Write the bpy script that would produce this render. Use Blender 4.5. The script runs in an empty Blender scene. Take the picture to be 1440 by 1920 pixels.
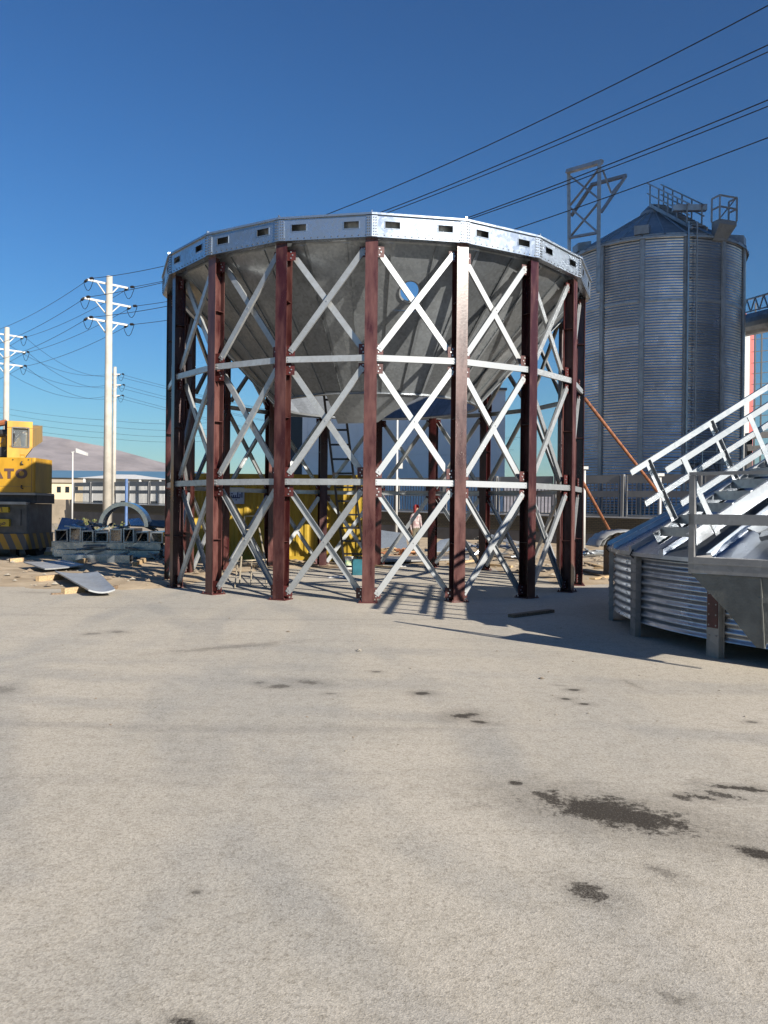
import bpy, bmesh, math, random
from mathutils import Vector, Matrix, noise
random.seed(11)
S = bpy.context.scene
C = S.collection
R_ = math.radians

# ------------------------------------------------------------------ camera
FPX, HY, ROLL, EYE = 1520.0, 956.0, 0.0108, 1.65      # for a 1440 x 1920 frame
pitch = math.atan((HY - 960) / FPX)
FW = Vector((0, math.cos(pitch), math.sin(pitch)))
UP0 = Vector((0, -math.sin(pitch), math.cos(pitch)))
RT = Vector((1, 0, 0)) * math.cos(ROLL) + UP0 * math.sin(ROLL)
UP = UP0 * math.cos(ROLL) - Vector((1, 0, 0)) * math.sin(ROLL)
cam_d = bpy.data.cameras.new('camera')
cam = bpy.data.objects.new('camera', cam_d)
C.objects.link(cam)
cam_d.sensor_fit = 'VERTICAL'
cam_d.sensor_height = 36
cam_d.lens = 36 * FPX / 1920
cam_d.clip_end = 30000
M = Matrix((RT, UP, -FW)).transposed().to_4x4()
M.translation = Vector((0, 0, EYE))
cam.matrix_world = M
S.camera = cam

# ------------------------------------------------------------------ light
SUN_T, SUN_E = R_(43), R_(24.6)          # azimuth from "towards the camera", to the right; elevation
SUN_DIR = Vector((math.sin(SUN_T) * math.cos(SUN_E), -math.cos(SUN_T) * math.cos(SUN_E), math.sin(SUN_E)))
W = bpy.data.worlds.new('World')
S.world = W
W.use_nodes = True
nt = W.node_tree
sky = nt.nodes.new('ShaderNodeTexSky')
sky.sky_type = 'NISHITA'
sky.sun_disc = False
sky.sun_elevation = SUN_E
sky.sun_rotation = math.atan2(SUN_DIR.x, SUN_DIR.y)
sky.altitude = 0
sky.air_density = 1.5
sky.dust_density = 0.0
sky.ozone_density = 10.0
bg = nt.nodes['Background']
bg.inputs[1].default_value = 0.05
sky_scale = nt.nodes.new('ShaderNodeVectorMath')       # clear dry air: the whole sky a little deeper
sky_scale.operation = 'MULTIPLY'
sky_scale.inputs[1].default_value = (0.655, 0.71, 0.70)
sky_gamma = nt.nodes.new('ShaderNodeGamma')
sky_gamma.inputs[1].default_value = 1.3
nt.links.new(sky.outputs[0], sky_scale.inputs[0])
nt.links.new(sky_scale.outputs[0], sky_gamma.inputs[0])
nt.links.new(sky_gamma.outputs[0], bg.inputs[0])
sd = bpy.data.lights.new('sun', 'SUN')
sd.energy = 5.0
sd.angle = R_(0.5)
sd.color = (1.0, 0.93, 0.82)
sun = bpy.data.objects.new('sun', sd)
C.objects.link(sun)
sun.rotation_euler = SUN_DIR.to_track_quat('Z', 'Y').to_euler()
sun.location = (40, -40, 40)
S.view_settings.view_transform = 'Standard'
S.view_settings.look = 'None'
S.view_settings.exposure = 1.0
S.view_settings.gamma = 1
S.view_settings.use_curve_mapping = False
S.render.engine = 'CYCLES'
S.cycles.use_denoising = True
S.cycles.max_bounces = 6
S.cycles.transparent_max_bounces = 6

# ------------------------------------------------------------------ helpers
def ray(px, py):
    return FW + RT * ((px - 720) / FPX) - UP * ((py - 960) / FPX)
def at(px, py, Y):
    d = ray(px, py)
    return Vector((0, 0, EYE)) + d * (Y / d.y)
def gr(px, py, z=0.0):
    d = ray(px, py)
    return Vector((0, 0, EYE)) + d * ((z - EYE) / d.z)

def mat(name, col, rough=.6, metal=0.0, var=.15, scale=3.0, col2=None, bump=0.0, bscale=80.0, detail=4,
        stretch=(1, 1, 1), spec=.5, thr=(.35, .65), rvar=0.0):
    m = bpy.data.materials.new(name)
    m.use_nodes = True
    t = m.node_tree
    N, L = t.nodes, t.links
    b = N['Principled BSDF']
    b.inputs['Roughness'].default_value = rough
    b.inputs['Metallic'].default_value = metal
    b.inputs['Specular IOR Level'].default_value = spec
    g = N.new('ShaderNodeNewGeometry')
    mp = N.new('ShaderNodeMapping')
    mp.inputs['Scale'].default_value = stretch
    L.new(g.outputs['Position'], mp.inputs[0])
    n = N.new('ShaderNodeTexNoise')
    n.inputs['Scale'].default_value = scale
    n.inputs['Detail'].default_value = detail
    n.inputs['Roughness'].default_value = .6
    L.new(mp.outputs[0], n.inputs[0])
    r = N.new('ShaderNodeValToRGB')
    r.color_ramp.elements[0].position, r.color_ramp.elements[1].position = thr
    c1 = [max(0, c * (1 - var)) for c in col]
    c2 = col2 if col2 else [min(1, c * (1 + var)) for c in col]
    r.color_ramp.elements[0].color = (*c1, 1)
    r.color_ramp.elements[1].color = (*c2, 1)
    L.new(n.outputs[0], r.inputs[0])
    L.new(r.outputs[0], b.inputs['Base Color'])
    if rvar:
        mr = N.new('ShaderNodeMapRange')
        mr.inputs[3].default_value = rough - rvar
        mr.inputs[4].default_value = rough + rvar
        L.new(n.outputs[0], mr.inputs[0])
        L.new(mr.outputs[0], b.inputs['Roughness'])
    if bump:
        n2 = N.new('ShaderNodeTexNoise')
        n2.inputs['Scale'].default_value = bscale
        n2.inputs['Detail'].default_value = 3
        L.new(g.outputs['Position'], n2.inputs[0])
        bp = N.new('ShaderNodeBump')
        bp.inputs['Strength'].default_value = bump
        bp.inputs['Distance'].default_value = .02
        L.new(n2.outputs[0], bp.inputs['Height'])
        L.new(bp.outputs[0], b.inputs['Normal'])
    return m

def galv(name, col=(.60, .62, .64), rough=.42, metal=.6, spangle=18.0, dirt=.25, wave=0.0, vary=.16):
    """zinc: crystal spangle, cloudy dulling, streaks"""
    m = bpy.data.materials.new(name)
    m.use_nodes = True
    t = m.node_tree
    N, L = t.nodes, t.links
    b = N['Principled BSDF']
    b.inputs['Metallic'].default_value = metal
    g = N.new('ShaderNodeNewGeometry')
    v = N.new('ShaderNodeTexVoronoi')
    v.inputs['Scale'].default_value = spangle
    L.new(g.outputs['Position'], v.inputs['Vector'])
    bw = N.new('ShaderNodeRGBToBW')
    L.new(v.outputs['Color'], bw.inputs[0])
    n = N.new('ShaderNodeTexNoise')
    n.inputs['Scale'].default_value = 1.6
    n.inputs['Detail'].default_value = 6
    n.inputs['Roughness'].default_value = .65
    L.new(g.outputs['Position'], n.inputs['Vector'])
    ad = N.new('ShaderNodeMath'); ad.operation = 'MULTIPLY_ADD'
    L.new(bw.outputs[0], ad.inputs[0]); ad.inputs[1].default_value = .35
    L.new(n.outputs[0], ad.inputs[2])
    r = N.new('ShaderNodeValToRGB')
    r.color_ramp.elements[0].position = .4
    r.color_ramp.elements[1].position = .95
    r.color_ramp.elements[0].color = (*[c * (1 - dirt) for c in col], 1)
    r.color_ramp.elements[1].color = (*[min(1, c * 1.12) for c in col], 1)
    L.new(ad.outputs[0], r.inputs[0])
    oi = N.new('ShaderNodeObjectInfo')                      # every sheet and bar is its own piece of zinc
    vr = N.new('ShaderNodeMapRange')
    vr.inputs[3].default_value = 1 - vary; vr.inputs[4].default_value = 1 + vary
    L.new(oi.outputs['Random'], vr.inputs[0])
    hv_ = N.new('ShaderNodeHueSaturation')
    L.new(vr.outputs[0], hv_.inputs['Value'])
    L.new(r.outputs[0], hv_.inputs['Color'])
    L.new(hv_.outputs[0], b.inputs['Base Color'])
    mr = N.new('ShaderNodeMapRange')
    mr.inputs[1].default_value = .35; mr.inputs[2].default_value = 1.0
    mr.inputs[3].default_value = rough + .10; mr.inputs[4].default_value = rough - .10
    L.new(ad.outputs[0], mr.inputs[0])
    L.new(mr.outputs[0], b.inputs['Roughness'])
    if wave:
        n2 = N.new('ShaderNodeTexNoise')
        n2.inputs['Scale'].default_value = 2.2
        n2.inputs['Detail'].default_value = 2
        L.new(g.outputs['Position'], n2.inputs['Vector'])
        bp = N.new('ShaderNodeBump')
        bp.inputs['Strength'].default_value = wave
        bp.inputs['Distance'].default_value = .05
        L.new(n2.outputs[0], bp.inputs['Height'])
        L.new(bp.outputs[0], b.inputs['Normal'])
    return m

def wpos(o):
    p = Vector((0, 0, 0))
    while o:
        p += o.location
        o = o.parent
    return p

class MB:
    def __init__(s):
        s.v, s.f, s.m = [], [], []
    def add(s, vs, fs, mi=0):
        k = len(s.v)
        s.v += [Vector(p) for p in vs]
        s.f += [tuple(k + i for i in f) for f in fs]
        s.m += [mi] * len(fs)
        return s
    def hexa(s, p, mi=0):      # 8 corners: bottom ring 0-3, top ring 4-7
        return s.add(p, [(3, 2, 1, 0), (4, 5, 6, 7), (0, 1, 5, 4), (1, 2, 6, 5), (2, 3, 7, 6), (3, 0, 4, 7)], mi)
    def box(s, x0, x1, y0, y1, z0, z1, mi=0, T=None):
        p = [Vector(q) for q in ((x0, y0, z0), (x1, y0, z0), (x1, y1, z0), (x0, y1, z0), (x0, y0, z1), (x1, y0, z1), (x1, y1, z1), (x0, y1, z1))]
        if T is not None:
            p = [T @ q for q in p]
        return s.hexa(p, mi)
    def bar(s, a, b, w, h, up=(0, 0, 1), mi=0):   # w along side, h along up
        a, b, up = Vector(a), Vector(b), Vector(up)
        d = (b - a).normalized()
        sd_ = d.cross(up).normalized()
        u = sd_.cross(d).normalized()
        sw, uh = sd_ * w / 2, u * h / 2
        return s.hexa([a - sw - uh, a + sw - uh, b + sw - uh, b - sw - uh, a - sw + uh, a + sw + uh, b + sw + uh, b - sw + uh], mi)
    def channel(s, a, b, w, d, t, out, mi=0, flip=1):   # web face towards out, flanges behind (flip=-1: open side out)
        a, b, out = Vector(a), Vector(b), Vector(out).normalized()
        ax = (b - a).normalized()
        side = ax.cross(out).normalized()
        out = side.cross(ax).normalized()
        o2 = out * flip
        s.bar(a + o2 * (-t / 2), b + o2 * (-t / 2), w, t, out, mi)
        for k in (-1, 1):
            c = side * (k * (w / 2 - t / 2)) - o2 * (t + d / 2)
            s.bar(a + c, b + c, t, d, out, mi)
        return s
    def tube(s, pts, r, n=8, mi=0, cap=True):
        pts = [Vector(p) for p in pts]
        rs = r if isinstance(r, (list, tuple)) else [r] * len(pts)
        rings = []
        prev = None
        for i, p in enumerate(pts):
            d = (pts[min(i + 1, len(pts) - 1)] - pts[max(i - 1, 0)]).normalized()
            if prev is None:
                ref = Vector((0, 0, 1)) if abs(d.z) < .9 else Vector((1, 0, 0))
            else:
                ref = prev
            a = (ref - d * ref.dot(d)).normalized()
            prev = a
            b = d.cross(a)
            rings.append([p + (a * math.cos(2 * math.pi * k / n) + b * math.sin(2 * math.pi * k / n)) * rs[i] for k in range(n)])
        k0 = len(s.v)
        for rg in rings:
            s.v += rg
        for i in range(len(pts) - 1):
            for k in range(n):
                k2 = (k + 1) % n
                s.f.append((k0 + i * n + k, k0 + i * n + k2, k0 + (i + 1) * n + k2, k0 + (i + 1) * n + k)); s.m.append(mi)
        if cap:
            s.f.append(tuple(k0 + k for k in reversed(range(n)))); s.m.append(mi)
            s.f.append(tuple(k0 + (len(pts) - 1) * n + k for k in range(n))); s.m.append(mi)
        return s
    def lathe(s, prof, a0, a1, n, mi=0, cx=0, cy=0):   # angle 0 faces -y, grows towards +x
        k0 = len(s.v)
        for j in range(n + 1):
            a = a0 + (a1 - a0) * j / n
            for r, z in prof:
                s.v.append(Vector((cx + r * math.sin(a), cy - r * math.cos(a), z)))
        q = len(prof)
        for j in range(n):
            for i in range(q - 1):
                s.f.append((k0 + j * q + i, k0 + (j + 1) * q + i, k0 + (j + 1) * q + i + 1, k0 + j * q + i + 1)); s.m.append(mi)
        return s
    def bolt(s, p, d, r=.014, h=.014, mi=0):
        p, d = Vector(p), Vector(d).normalized()
        return s.tube([p, p + d * h], r, 6, mi)
    def build(s, name, mats, parent=None, smooth=False, local=False):
        off = wpos(parent) if (parent and not local) else Vector((0, 0, 0))
        me = bpy.data.meshes.new(name)
        me.from_pydata([tuple(p - off) for p in s.v], [], s.f)
        mats = mats if isinstance(mats, (list, tuple)) else [mats]
        for m in mats:
            me.materials.append(m)
        if len(mats) > 1:
            me.polygons.foreach_set('material_index', s.m)
        if smooth:
            me.polygons.foreach_set('use_smooth', [True] * len(me.polygons))
        me.update()
        o = bpy.data.objects.new(name, me)
        C.objects.link(o)
        if parent:
            o.parent = parent
        return o

def tag(o, label, cat, group=None):
    o['label'] = label; o['category'] = cat
    if group:
        o['group'] = group
    return o
def thing(name, label, cat, loc=(0, 0, 0), rz=0, group=None):
    o = bpy.data.objects.new(name, None)
    o.empty_display_size = .2
    C.objects.link(o)
    o.location = loc
    o.rotation_euler = (0, 0, rz)
    return tag(o, label, cat, group)
def structure(o):
    o['kind'] = 'structure'
    return o
def copy_tree(o, parent=None):
    c = o.copy()
    C.objects.link(c)
    c.parent = parent
    for ch in list(o.children):
        copy_tree(ch, c)
    return c
def solo(mb, name, mats, label, cat, group=None, smooth=False, base=None):
    """one-mesh thing with its origin at its base"""
    if base is None:
        xs = [p.x for p in mb.v]; ys = [p.y for p in mb.v]; zs = [p.z for p in mb.v]
        base = Vector(((min(xs) + max(xs)) / 2, (min(ys) + max(ys)) / 2, min(zs)))
    base = Vector(base)
    mb.v = [p - base for p in mb.v]
    o = mb.build(name, mats, smooth=smooth)
    o.location = base
    return tag(o, label, cat, group)

# ------------------------------------------------------------------ materials
M_galv = galv('galvanized_bright', (.34, .365, .39), .36, .74)
M_rim = galv('galvanized_rim', (.42, .47, .53), .30, .88)
M_galvb = galv('galvanized_brace', (.38, .395, .405), .38, .5)
M_hop = galv('galvanized_hopper', (.275, .295, .312), .38, .5, 22, .36, .08, .36)
M_roof = galv('galvanized_roof', (.34, .38, .44), .33, .85, 10, .2)
M_corr = galv('galvanized_corrugated', (.42, .44, .47), .34, .85, 12, .3)
M_siloc = galv('silo_corrugated', (.43, .455, .49), .33, .9, 3, .15, 0, .18)
M_silod = galv('silo_trim', (.36, .375, .39), .46, .5, 6, .25)
M_dull = galv('galvanized_dull', (.27, .265, .26), .5, .4, 14, .25)
M_red = mat('red_oxide_primer', (.042, .008, .009), .29, 0, .3, 2.6, col2=(.105, .046, .040), bump=.04, bscale=22, stretch=(2.2, 2.2, .5), rvar=.07, thr=(.42, .70), detail=8)
def per_object(m, amount):      # each piece carries its own amount of dust
    t = m.node_tree
    rp = next(n for n in t.nodes if n.type == 'VALTORGB')
    src = rp.inputs[0].links[0].from_socket
    oi = t.nodes.new('ShaderNodeObjectInfo')
    mr = t.nodes.new('ShaderNodeMapRange'); mr.inputs[3].default_value = -amount; mr.inputs[4].default_value = amount
    t.links.new(oi.outputs['Random'], mr.inputs[0])
    ad = t.nodes.new('ShaderNodeMath'); ad.operation = 'ADD'
    t.links.new(src, ad.inputs[0]); t.links.new(mr.outputs[0], ad.inputs[1])
    t.links.new(ad.outputs[0], rp.inputs[0])
per_object(M_red, .09)
M_redd = mat('red_oxide_plate', (.065, .014, .013), .45, 0, .3, 6)
M_bolt = mat('bolt_zinc', (.55, .55, .55), .35, .8, .1)
M_boltd = mat('bolt_dark', (.10, .10, .10), .5, .5, .1)
M_black = mat('black_steel', (.02, .02, .022), .5, .2, .3, 6)
M_dark = mat('dark_machinery', (.03, .03, .035), .55, .1, .4, 4)
M_white = mat('white_paint', (.46, .46, .45), .5, 0, .08, 1.5)
M_grey = mat('grey_fence_paint', (.17, .17, .17), .5, 0, .12, 1)
M_rust = mat('rusty_pipe', (.20, .065, .025), .75, .1, .4, 7, col2=(.28, .11, .05))
M_wood = mat('timber', (.38, .27, .15), .85, 0, .35, 9, stretch=(1, 6, 6))
M_woodd = mat('timber_dark', (.16, .11, .07), .85, 0, .35, 9, stretch=(1, 6, 6))
M_conc = mat('pole_concrete', (.40, .375, .33), .85, 0, .12, 2, bump=.1, bscale=40)
M_wire = mat('wire', (.015, .015, .017), .5, .3, .1)
M_yel = mat('crane_yellow', (.44, .235, .018), .42, 0, .28, 2.2, col2=(.50, .275, .022), stretch=(1, 1, .3), detail=8, rvar=.1)
M_yelc = mat('container_yellow', (.32, .205, .010), .55, 0, .25, 1.5, col2=(.37, .245, .016))
M_cgrey = mat('crane_grey', (.075, .075, .075), .5, .1, .35, 3, detail=8)
M_blue = mat('far_roof_blue', (.075, .155, .235), .6, 0, .06, .05)
M_navy = mat('canopy_navy', (.030, .050, .085), .4, .3, .15, .5)
M_cream = mat('cream_wall', (.60, .50, .34), .85, 0, .08, .2)
M_tan = mat('tan_wall', (.34, .29, .23), .9, 0, .15, .4)
M_panel = mat('hall_panel', (.80, .80, .79), .7, 0, .06, .35)
M_glassd = mat('dark_window', (.012, .016, .022), .12, 0, .2, 1)
M_rubber = mat('tyre_rubber', (.02, .02, .02), .8, 0, .2, 5)

# ------------------------------------------------------------------ ground
def yard_material():
    m = bpy.data.materials.new('yard_surface')
    m.use_nodes = True
    t = m.node_tree
    N, L = t.nodes, t.links
    b = N['Principled BSDF']
    b.inputs['Roughness'].default_value = .9
    b.inputs['Specular IOR Level'].default_value = .25
    g = N.new('ShaderNodeNewGeometry')
    pos = g.outputs['Position']
    def nz(scale, detail=4, rough=.6, vec=None, dist=0.0):
        n = N.new('ShaderNodeTexNoise')
        n.inputs['Scale'].default_value = scale
        n.inputs['Detail'].default_value = detail
        n.inputs['Roughness'].default_value = rough
        n.inputs['Distortion'].default_value = dist
        L.new(vec or pos, n.inputs['Vector'])
        return n.outputs[0]
    def ramp(fac, p0, c0, p1, c1):
        r = N.new('ShaderNodeValToRGB')
        r.color_ramp.elements[0].position = p0; r.color_ramp.elements[0].color = (*c0, 1)
        r.color_ramp.elements[1].position = p1; r.color_ramp.elements[1].color = (*c1, 1)
        L.new(fac, r.inputs[0])
        return r.outputs[0]
    def mix(fac, a, c, mode='MIX'):
        x = N.new('ShaderNodeMix')
        x.data_type = 'RGBA'
        x.blend_type = mode
        if isinstance(fac, float): x.inputs[0].default_value = fac
        else: L.new(fac, x.inputs[0])
        L.new(a, x.inputs[6])
        if isinstance(c, tuple): x.inputs[7].default_value = (*c, 1)
        else: L.new(c, x.inputs[7])
        return x.outputs[2]
    def math_(op, a, b_=None, c_=None, clamp=False):
        x = N.new('ShaderNodeMath'); x.operation = op; x.use_clamp = clamp
        for i, q in enumerate((a, b_, c_)):
            if q is None: continue
            if isinstance(q, (int, float)): x.inputs[i].default_value = q
            else: L.new(q, x.inputs[i])
        return x.outputs[0]
    def smooth(val, lo, hi):
        x = N.new('ShaderNodeMapRange'); x.interpolation_type = 'SMOOTHSTEP'
        L.new(val, x.inputs[0]); x.inputs[1].default_value = lo; x.inputs[2].default_value = hi
        x.inputs[3].default_value = 0; x.inputs[4].default_value = 1
        return x.outputs[0]
    # dusty asphalt: tan dust over grey aggregate
    dust = ramp(nz(.35, 5, .65), .32, (.395, .360, .302), .68, (.465, .422, .355))
    # tyre-worn greyer bands running diagonally across the yard
    mp = N.new('ShaderNodeMapping')
    mp.inputs['Rotation'].default_value = (0, 0, R_(32))
    mp.inputs['Scale'].default_value = (.55, .10, 1)
    L.new(pos, mp.inputs[0])
    worn = smooth(nz(1.0, 5, .6, mp.outputs[0]), .44, .64)
    col = mix(math_('MULTIPLY', worn, .45), dust, (.315, .308, .286))
    # fine tracks
    mp2 = N.new('ShaderNodeMapping')
    mp2.inputs['Rotation'].default_value = (0, 0, R_(-62))
    mp2.inputs['Scale'].default_value = (.12, 2.2, 1)
    L.new(pos, mp2.inputs[0])
    tr = smooth(nz(1.0, 4, .6, mp2.outputs[0]), .55, .75)
    col = mix(math_('MULTIPLY', tr, .34), col, (.20, .19, .175))
    # wheel lanes: long arcs swept by trucks, dust pressed thin
    lanes = None
    for (cx_, cy_, rr_, wd) in ((13.0, 12.6, 15.4, .17), (13.0, 12.6, 17.2, .17), (13.6, 11.4, 16.1, .13), (-22, 3.0, 21.0, .18), (-22, 3.0, 22.9, .18), (2.0, 42.0, 32.6, .22), (2.0, 42.0, 34.4, .22), (-6, -30, 37.0, .16), (-6, -30, 38.8, .16)):
        q = N.new('ShaderNodeMapping'); q.inputs['Location'].default_value = (-cx_, -cy_, 0)
        L.new(pos, q.inputs[0])
        le = N.new('ShaderNodeVectorMath'); le.operation = 'LENGTH'; L.new(q.outputs[0], le.inputs[0])
        dd = math_('ABSOLUTE', math_('SUBTRACT', le.outputs['Value'], rr_))
        dd = math_('MULTIPLY_ADD', math_('SUBTRACT', nz(1.7, 3, .6), .5), .25, dd)
        k = math_('SUBTRACT', 1.0, smooth(dd, wd * .4, wd * 1.7))
        lanes = k if lanes is None else math_('MAXIMUM', lanes, k)
    lanes = math_('MULTIPLY', lanes, smooth(nz(.5, 4, .6), .36, .62))
    col = mix(math_('MULTIPLY', lanes, .42), col, (.262, .258, .245))
    # sandy blow-ins
    sandm = smooth(nz(.22, 5, .6), .56, .72)
    col = mix(math_('MULTIPLY', sandm, .5), col, (.46, .395, .31))
    # aggregate: grains of dark and light stone
    v = N.new('ShaderNodeTexVoronoi')
    v.inputs['Scale'].default_value = 130
    L.new(pos, v.inputs['Vector'])
    bw = N.new('ShaderNodeRGBToBW'); L.new(v.outputs['Color'], bw.inputs[0])
    grain = ramp(bw.outputs[0], .15, (.62, .61, .59), .85, (1.26, 1.24, 1.20))
    col = mix(.5, col, grain, 'MULTIPLY')
    pits = smooth(nz(42, 4, .7), .36, .50)
    pitc = ramp(pits, 0, (.58, .56, .53), 1, (1.04, 1.04, 1.04))
    col = mix(.55, col, pitc, 'MULTIPLY')
    pt2 = ramp(smooth(nz(9, 5, .7), .34, .56), 0, (.87, .86, .84), 1, (1.02, 1.02, 1.02))
    col = mix(.8, col, pt2, 'MULTIPLY')
    # oil and water stains, each with a place and a ragged outline
    edge = nz(5.5, 5, .7)
    edge2 = nz(26, 4, .7)
    stains = [  # px0, py0, px1, py1, half width m, strength, raggedness
        (1035, 1500, 1285, 1552, .215, .85, .75), (995, 1484, 1060, 1505, .050, .75, .7), (958, 1466, 976, 1471, .045, .80, .3),
        (1262, 1490, 1300, 1502, .045, .7, .7), (1285, 1492, 1345, 1500, .045, .75, 1.4), (1335, 1472, 1425, 1482, .045, .80, 1.4),
        (1330, 1488, 1390, 1496, .05, .7, 1.6), (1385, 1590, 1460, 1612, .07, .85, .5), (1078, 1658, 1140, 1692, .06, .7, 1.2),
        (1232, 1628, 1268, 1648, .05, .4, 1.3), (848, 1346, 886, 1338, .085, .8, .8), (886, 1352, 914, 1356, .05, .75, .5),
        (778, 1300, 804, 1300, .07, .75, .4), (1052, 1310, 1068, 1311, .05, .7, .3), (1068, 1294, 1084, 1293, .05, .7, .3),
        (1087, 1320, 1104, 1320, .04, .7, .3), (510, 1288, 550, 1286, .08, .55, 1.2), (560, 1277, 600, 1281, .09, .55, .9),
        (478, 1279, 496, 1280, .06, .5, .7), (330, 1222, 530, 1205, .10, .28, 1.8), (160, 1189, 185, 1188, .10, .42, .8),
        (208, 1184, 232, 1186, .10, .42, .8), (330, 1912, 365, 1925, .03, .7, .8), (-20, 1290, 15, 1296, .14, .35, .8),
        (890, 1505, 925, 1510, .05, .25, 1.4), (1170, 1275, 1200, 1290, .05, .25, 1.0), (1402, 1354, 1418, 1354, .04, .55, .3),
        (610, 1300, 630, 1301, .03, .4, .3), (700, 1259, 712, 1260, .05, .55, .2), (1235, 1860, 1275, 1880, .03, .35, 1.3),
        (362, 1672, 374, 1675, .02, .5, .2), (1030, 1284, 1065, 1286, .02, .3, .2), (40, 1110, 100, 1112, .15, .2, 1.2)]
    tot = None
    for (x0, y0, x1, y1, hw, st, rg) in stains:
        a, c = gr(x0, y0), gr(x1, y1)
        mid = (a + c) / 2
        d = c - a
        ang = math.atan2(d.y, d.x)
        ln = d.length / 2 + hw * .35
        q = N.new('ShaderNodeMapping'); q.vector_type = 'TEXTURE'
        q.inputs['Location'].default_value = (mid.x, mid.y, 0)
        q.inputs['Rotation'].default_value = (0, 0, ang)
        q.inputs['Scale'].default_value = (ln, hw, 1)
        L.new(pos, q.inputs[0])
        le = N.new('ShaderNodeVectorMath'); le.operation = 'LENGTH'
        L.new(q.outputs[0], le.inputs[0])
        dd = math_('MULTIPLY_ADD', math_('SUBTRACT', edge, .5), 3.0 * rg, le.outputs['Value'])
        dd = math_('MULTIPLY_ADD', math_('SUBTRACT', edge2, .5), 1.5 * rg + .5, dd)
        k = math_('MULTIPLY', math_('SUBTRACT', 1.0, smooth(dd, .50, 1.30)), st)
        halo = math_('MULTIPLY', math_('SUBTRACT', 1.0, smooth(dd, .6, 3.0)), st * .32)
        k = math_('MAXIMUM', k, halo)
        tot = k if tot is None else math_('MAXIMUM', tot, k)
    spk = ramp(nz(85, 4, .75), .30, (.45, .45, .45), .60, (1, 1, 1))
    tot = math_('MULTIPLY', math_('MULTIPLY', tot, 1.55), spk, clamp=True)
    col = mix(tot, col, (.045, .037, .028))
    L.new(col, b.inputs['Base Color'])
    rr = math_('MULTIPLY_ADD', tot, -.25, .92)
    L.new(rr, b.inputs['Roughness'])
    # relief: stone grain, shallow ruts
    h = math_('MULTIPLY_ADD', nz(130, 5, .75), .0065, math_('MULTIPLY', nz(1.2, 3, .5), .012))
    h = math_('MULTIPLY_ADD', v.outputs['Distance'], .003, h)
    bp = N.new('ShaderNodeBump')
    bp.inputs['Strength'].default_value = .36
    bp.inputs['Distance'].default_value = 1.0
    L.new(h, bp.inputs['Height'])
    L.new(bp.outputs[0], b.inputs['Normal'])
    return m
M_yard = yard_material()
M_sand = mat('sand', (.36, .27, .17), .95, 0, .25, 1.2, col2=(.44, .35, .24), bump=.6, bscale=14, detail=8)
M_dirt = mat('far_dirt', (.30, .25, .19), .95, 0, .2, .05, bump=.2, bscale=2)
g0 = MB().add([(-9000, -200, -.05), (9000, -200, -.05), (9000, 14000, -.05), (-9000, 14000, -.05)], [(0, 1, 2, 3)])
structure(g0.build('ground', M_dirt))
yb = MB()
nx, ny = 60, 40
for j in range(ny + 1):
    for i in range(nx + 1):
        x = -60 + 120 * i / nx; y = -12 + 46 * j / ny
        yb.v.append(Vector((x, y, 0)))
for j in range(ny):
    for i in range(nx):
        k = j * (nx + 1) + i
        yb.f.append((k, k + 1, k + nx + 2, k + nx + 1)); yb.m.append(0)
structure(yb.build('yard', M_yard, smooth=True))
# loose sand thrown up behind and beside the tower, thinning out over the yard
EDGE = [(-300, 1100), (0, 1100), (110, 1112), (230, 1112), (320, 1100), (420, 1078), (560, 1066), (700, 1060), (900, 1066), (990, 1080), (1060, 1094), (1160, 1096), (1400, 1098), (1900, 1100)]
EP = [gr(*p) for p in EDGE]
def edge_y(x):
    for a, c in zip(EP, EP[1:]):
        if a.x <= x <= c.x:
            return a.y + (c.y - a.y) * (x - a.x) / (c.x - a.x)
    return EP[0].y if x < EP[0].x else EP[-1].y
def sand_z(x, y):
    d = y - edge_y(x) + 1.6 * noise.noise(Vector((x * .6, y * .6, 1.7)))
    up = min(1, max(0, d / 2.5))
    n = noise.fractal(Vector((x * .55, y * .55, 3.1)), 1.0, 2.0, 4)
    return -.03 + min(1, max(0, d / .5)) * .034 + up * (.05 + .10 * max(-.4, n))
sb = MB()
sx = [-45 + .42 * i for i in range(190)]
sy = [15 + .42 * j for j in range(95)]
for y in sy:
    for x in sx:
        sb.v.append(Vector((x, y, sand_z(x, y))))
for j in range(len(sy) - 1):
    for i in range(len(sx) - 1):
        k = j * len(sx) + i
        sb.f.append((k, k + 1, k + len(sx) + 1, k + len(sx))); sb.m.append(0)
structure(sb.build('sand', M_sand, smooth=True))
# stones and crumbs on the yard
stb = MB()
def stone(x, y, r, z=0):
    q = [Vector((random.uniform(.7, 1.2) * c[0], random.uniform(.7, 1.2) * c[1], random.uniform(.6, 1.0) * c[2])) * r for c in
         ((1, 0, .3), (.3, .9, .3), (-.8, .5, .3), (-.7, -.6, .3), (.4, -.9, .3), (0, 0, .9))]
    stb.add([Vector((x, y, z)) + p for p in q], [(0, 1, 5), (1, 2, 5), (2, 3, 5), (3, 4, 5), (4, 0, 5)], random.randint(0, 1))
for _ in range(260):
    p = gr(random.uniform(-40, 1480), 1040 + 880 * random.random() ** 1.5)
    if p.y > 5.5:
        stone(p.x, p.y, random.uniform(.004, .012) * (1 + .04 * p.y))
for _ in range(1300):
    x = random.uniform(-16, 13); y = edge_y(x) + random.uniform(.2, 11)
    stone(x, y, random.choice((.02, .03, .04, .06, .09)), sand_z(x, y))
for (px, py, r) in ((673, 1221, .045), (700, 1200, .02), (300, 1130, .03), (540, 1185, .03), (1015, 1273, .03), (430, 1160, .02)):
    p = gr(px, py); stone(p.x, p.y, r)
o = stb.build('stones', [mat('stone_pale', (.31, .275, .22), .9, 0, .2, 8), mat('stone_brown', (.20, .155, .11), .9, 0, .2, 8)])
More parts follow.
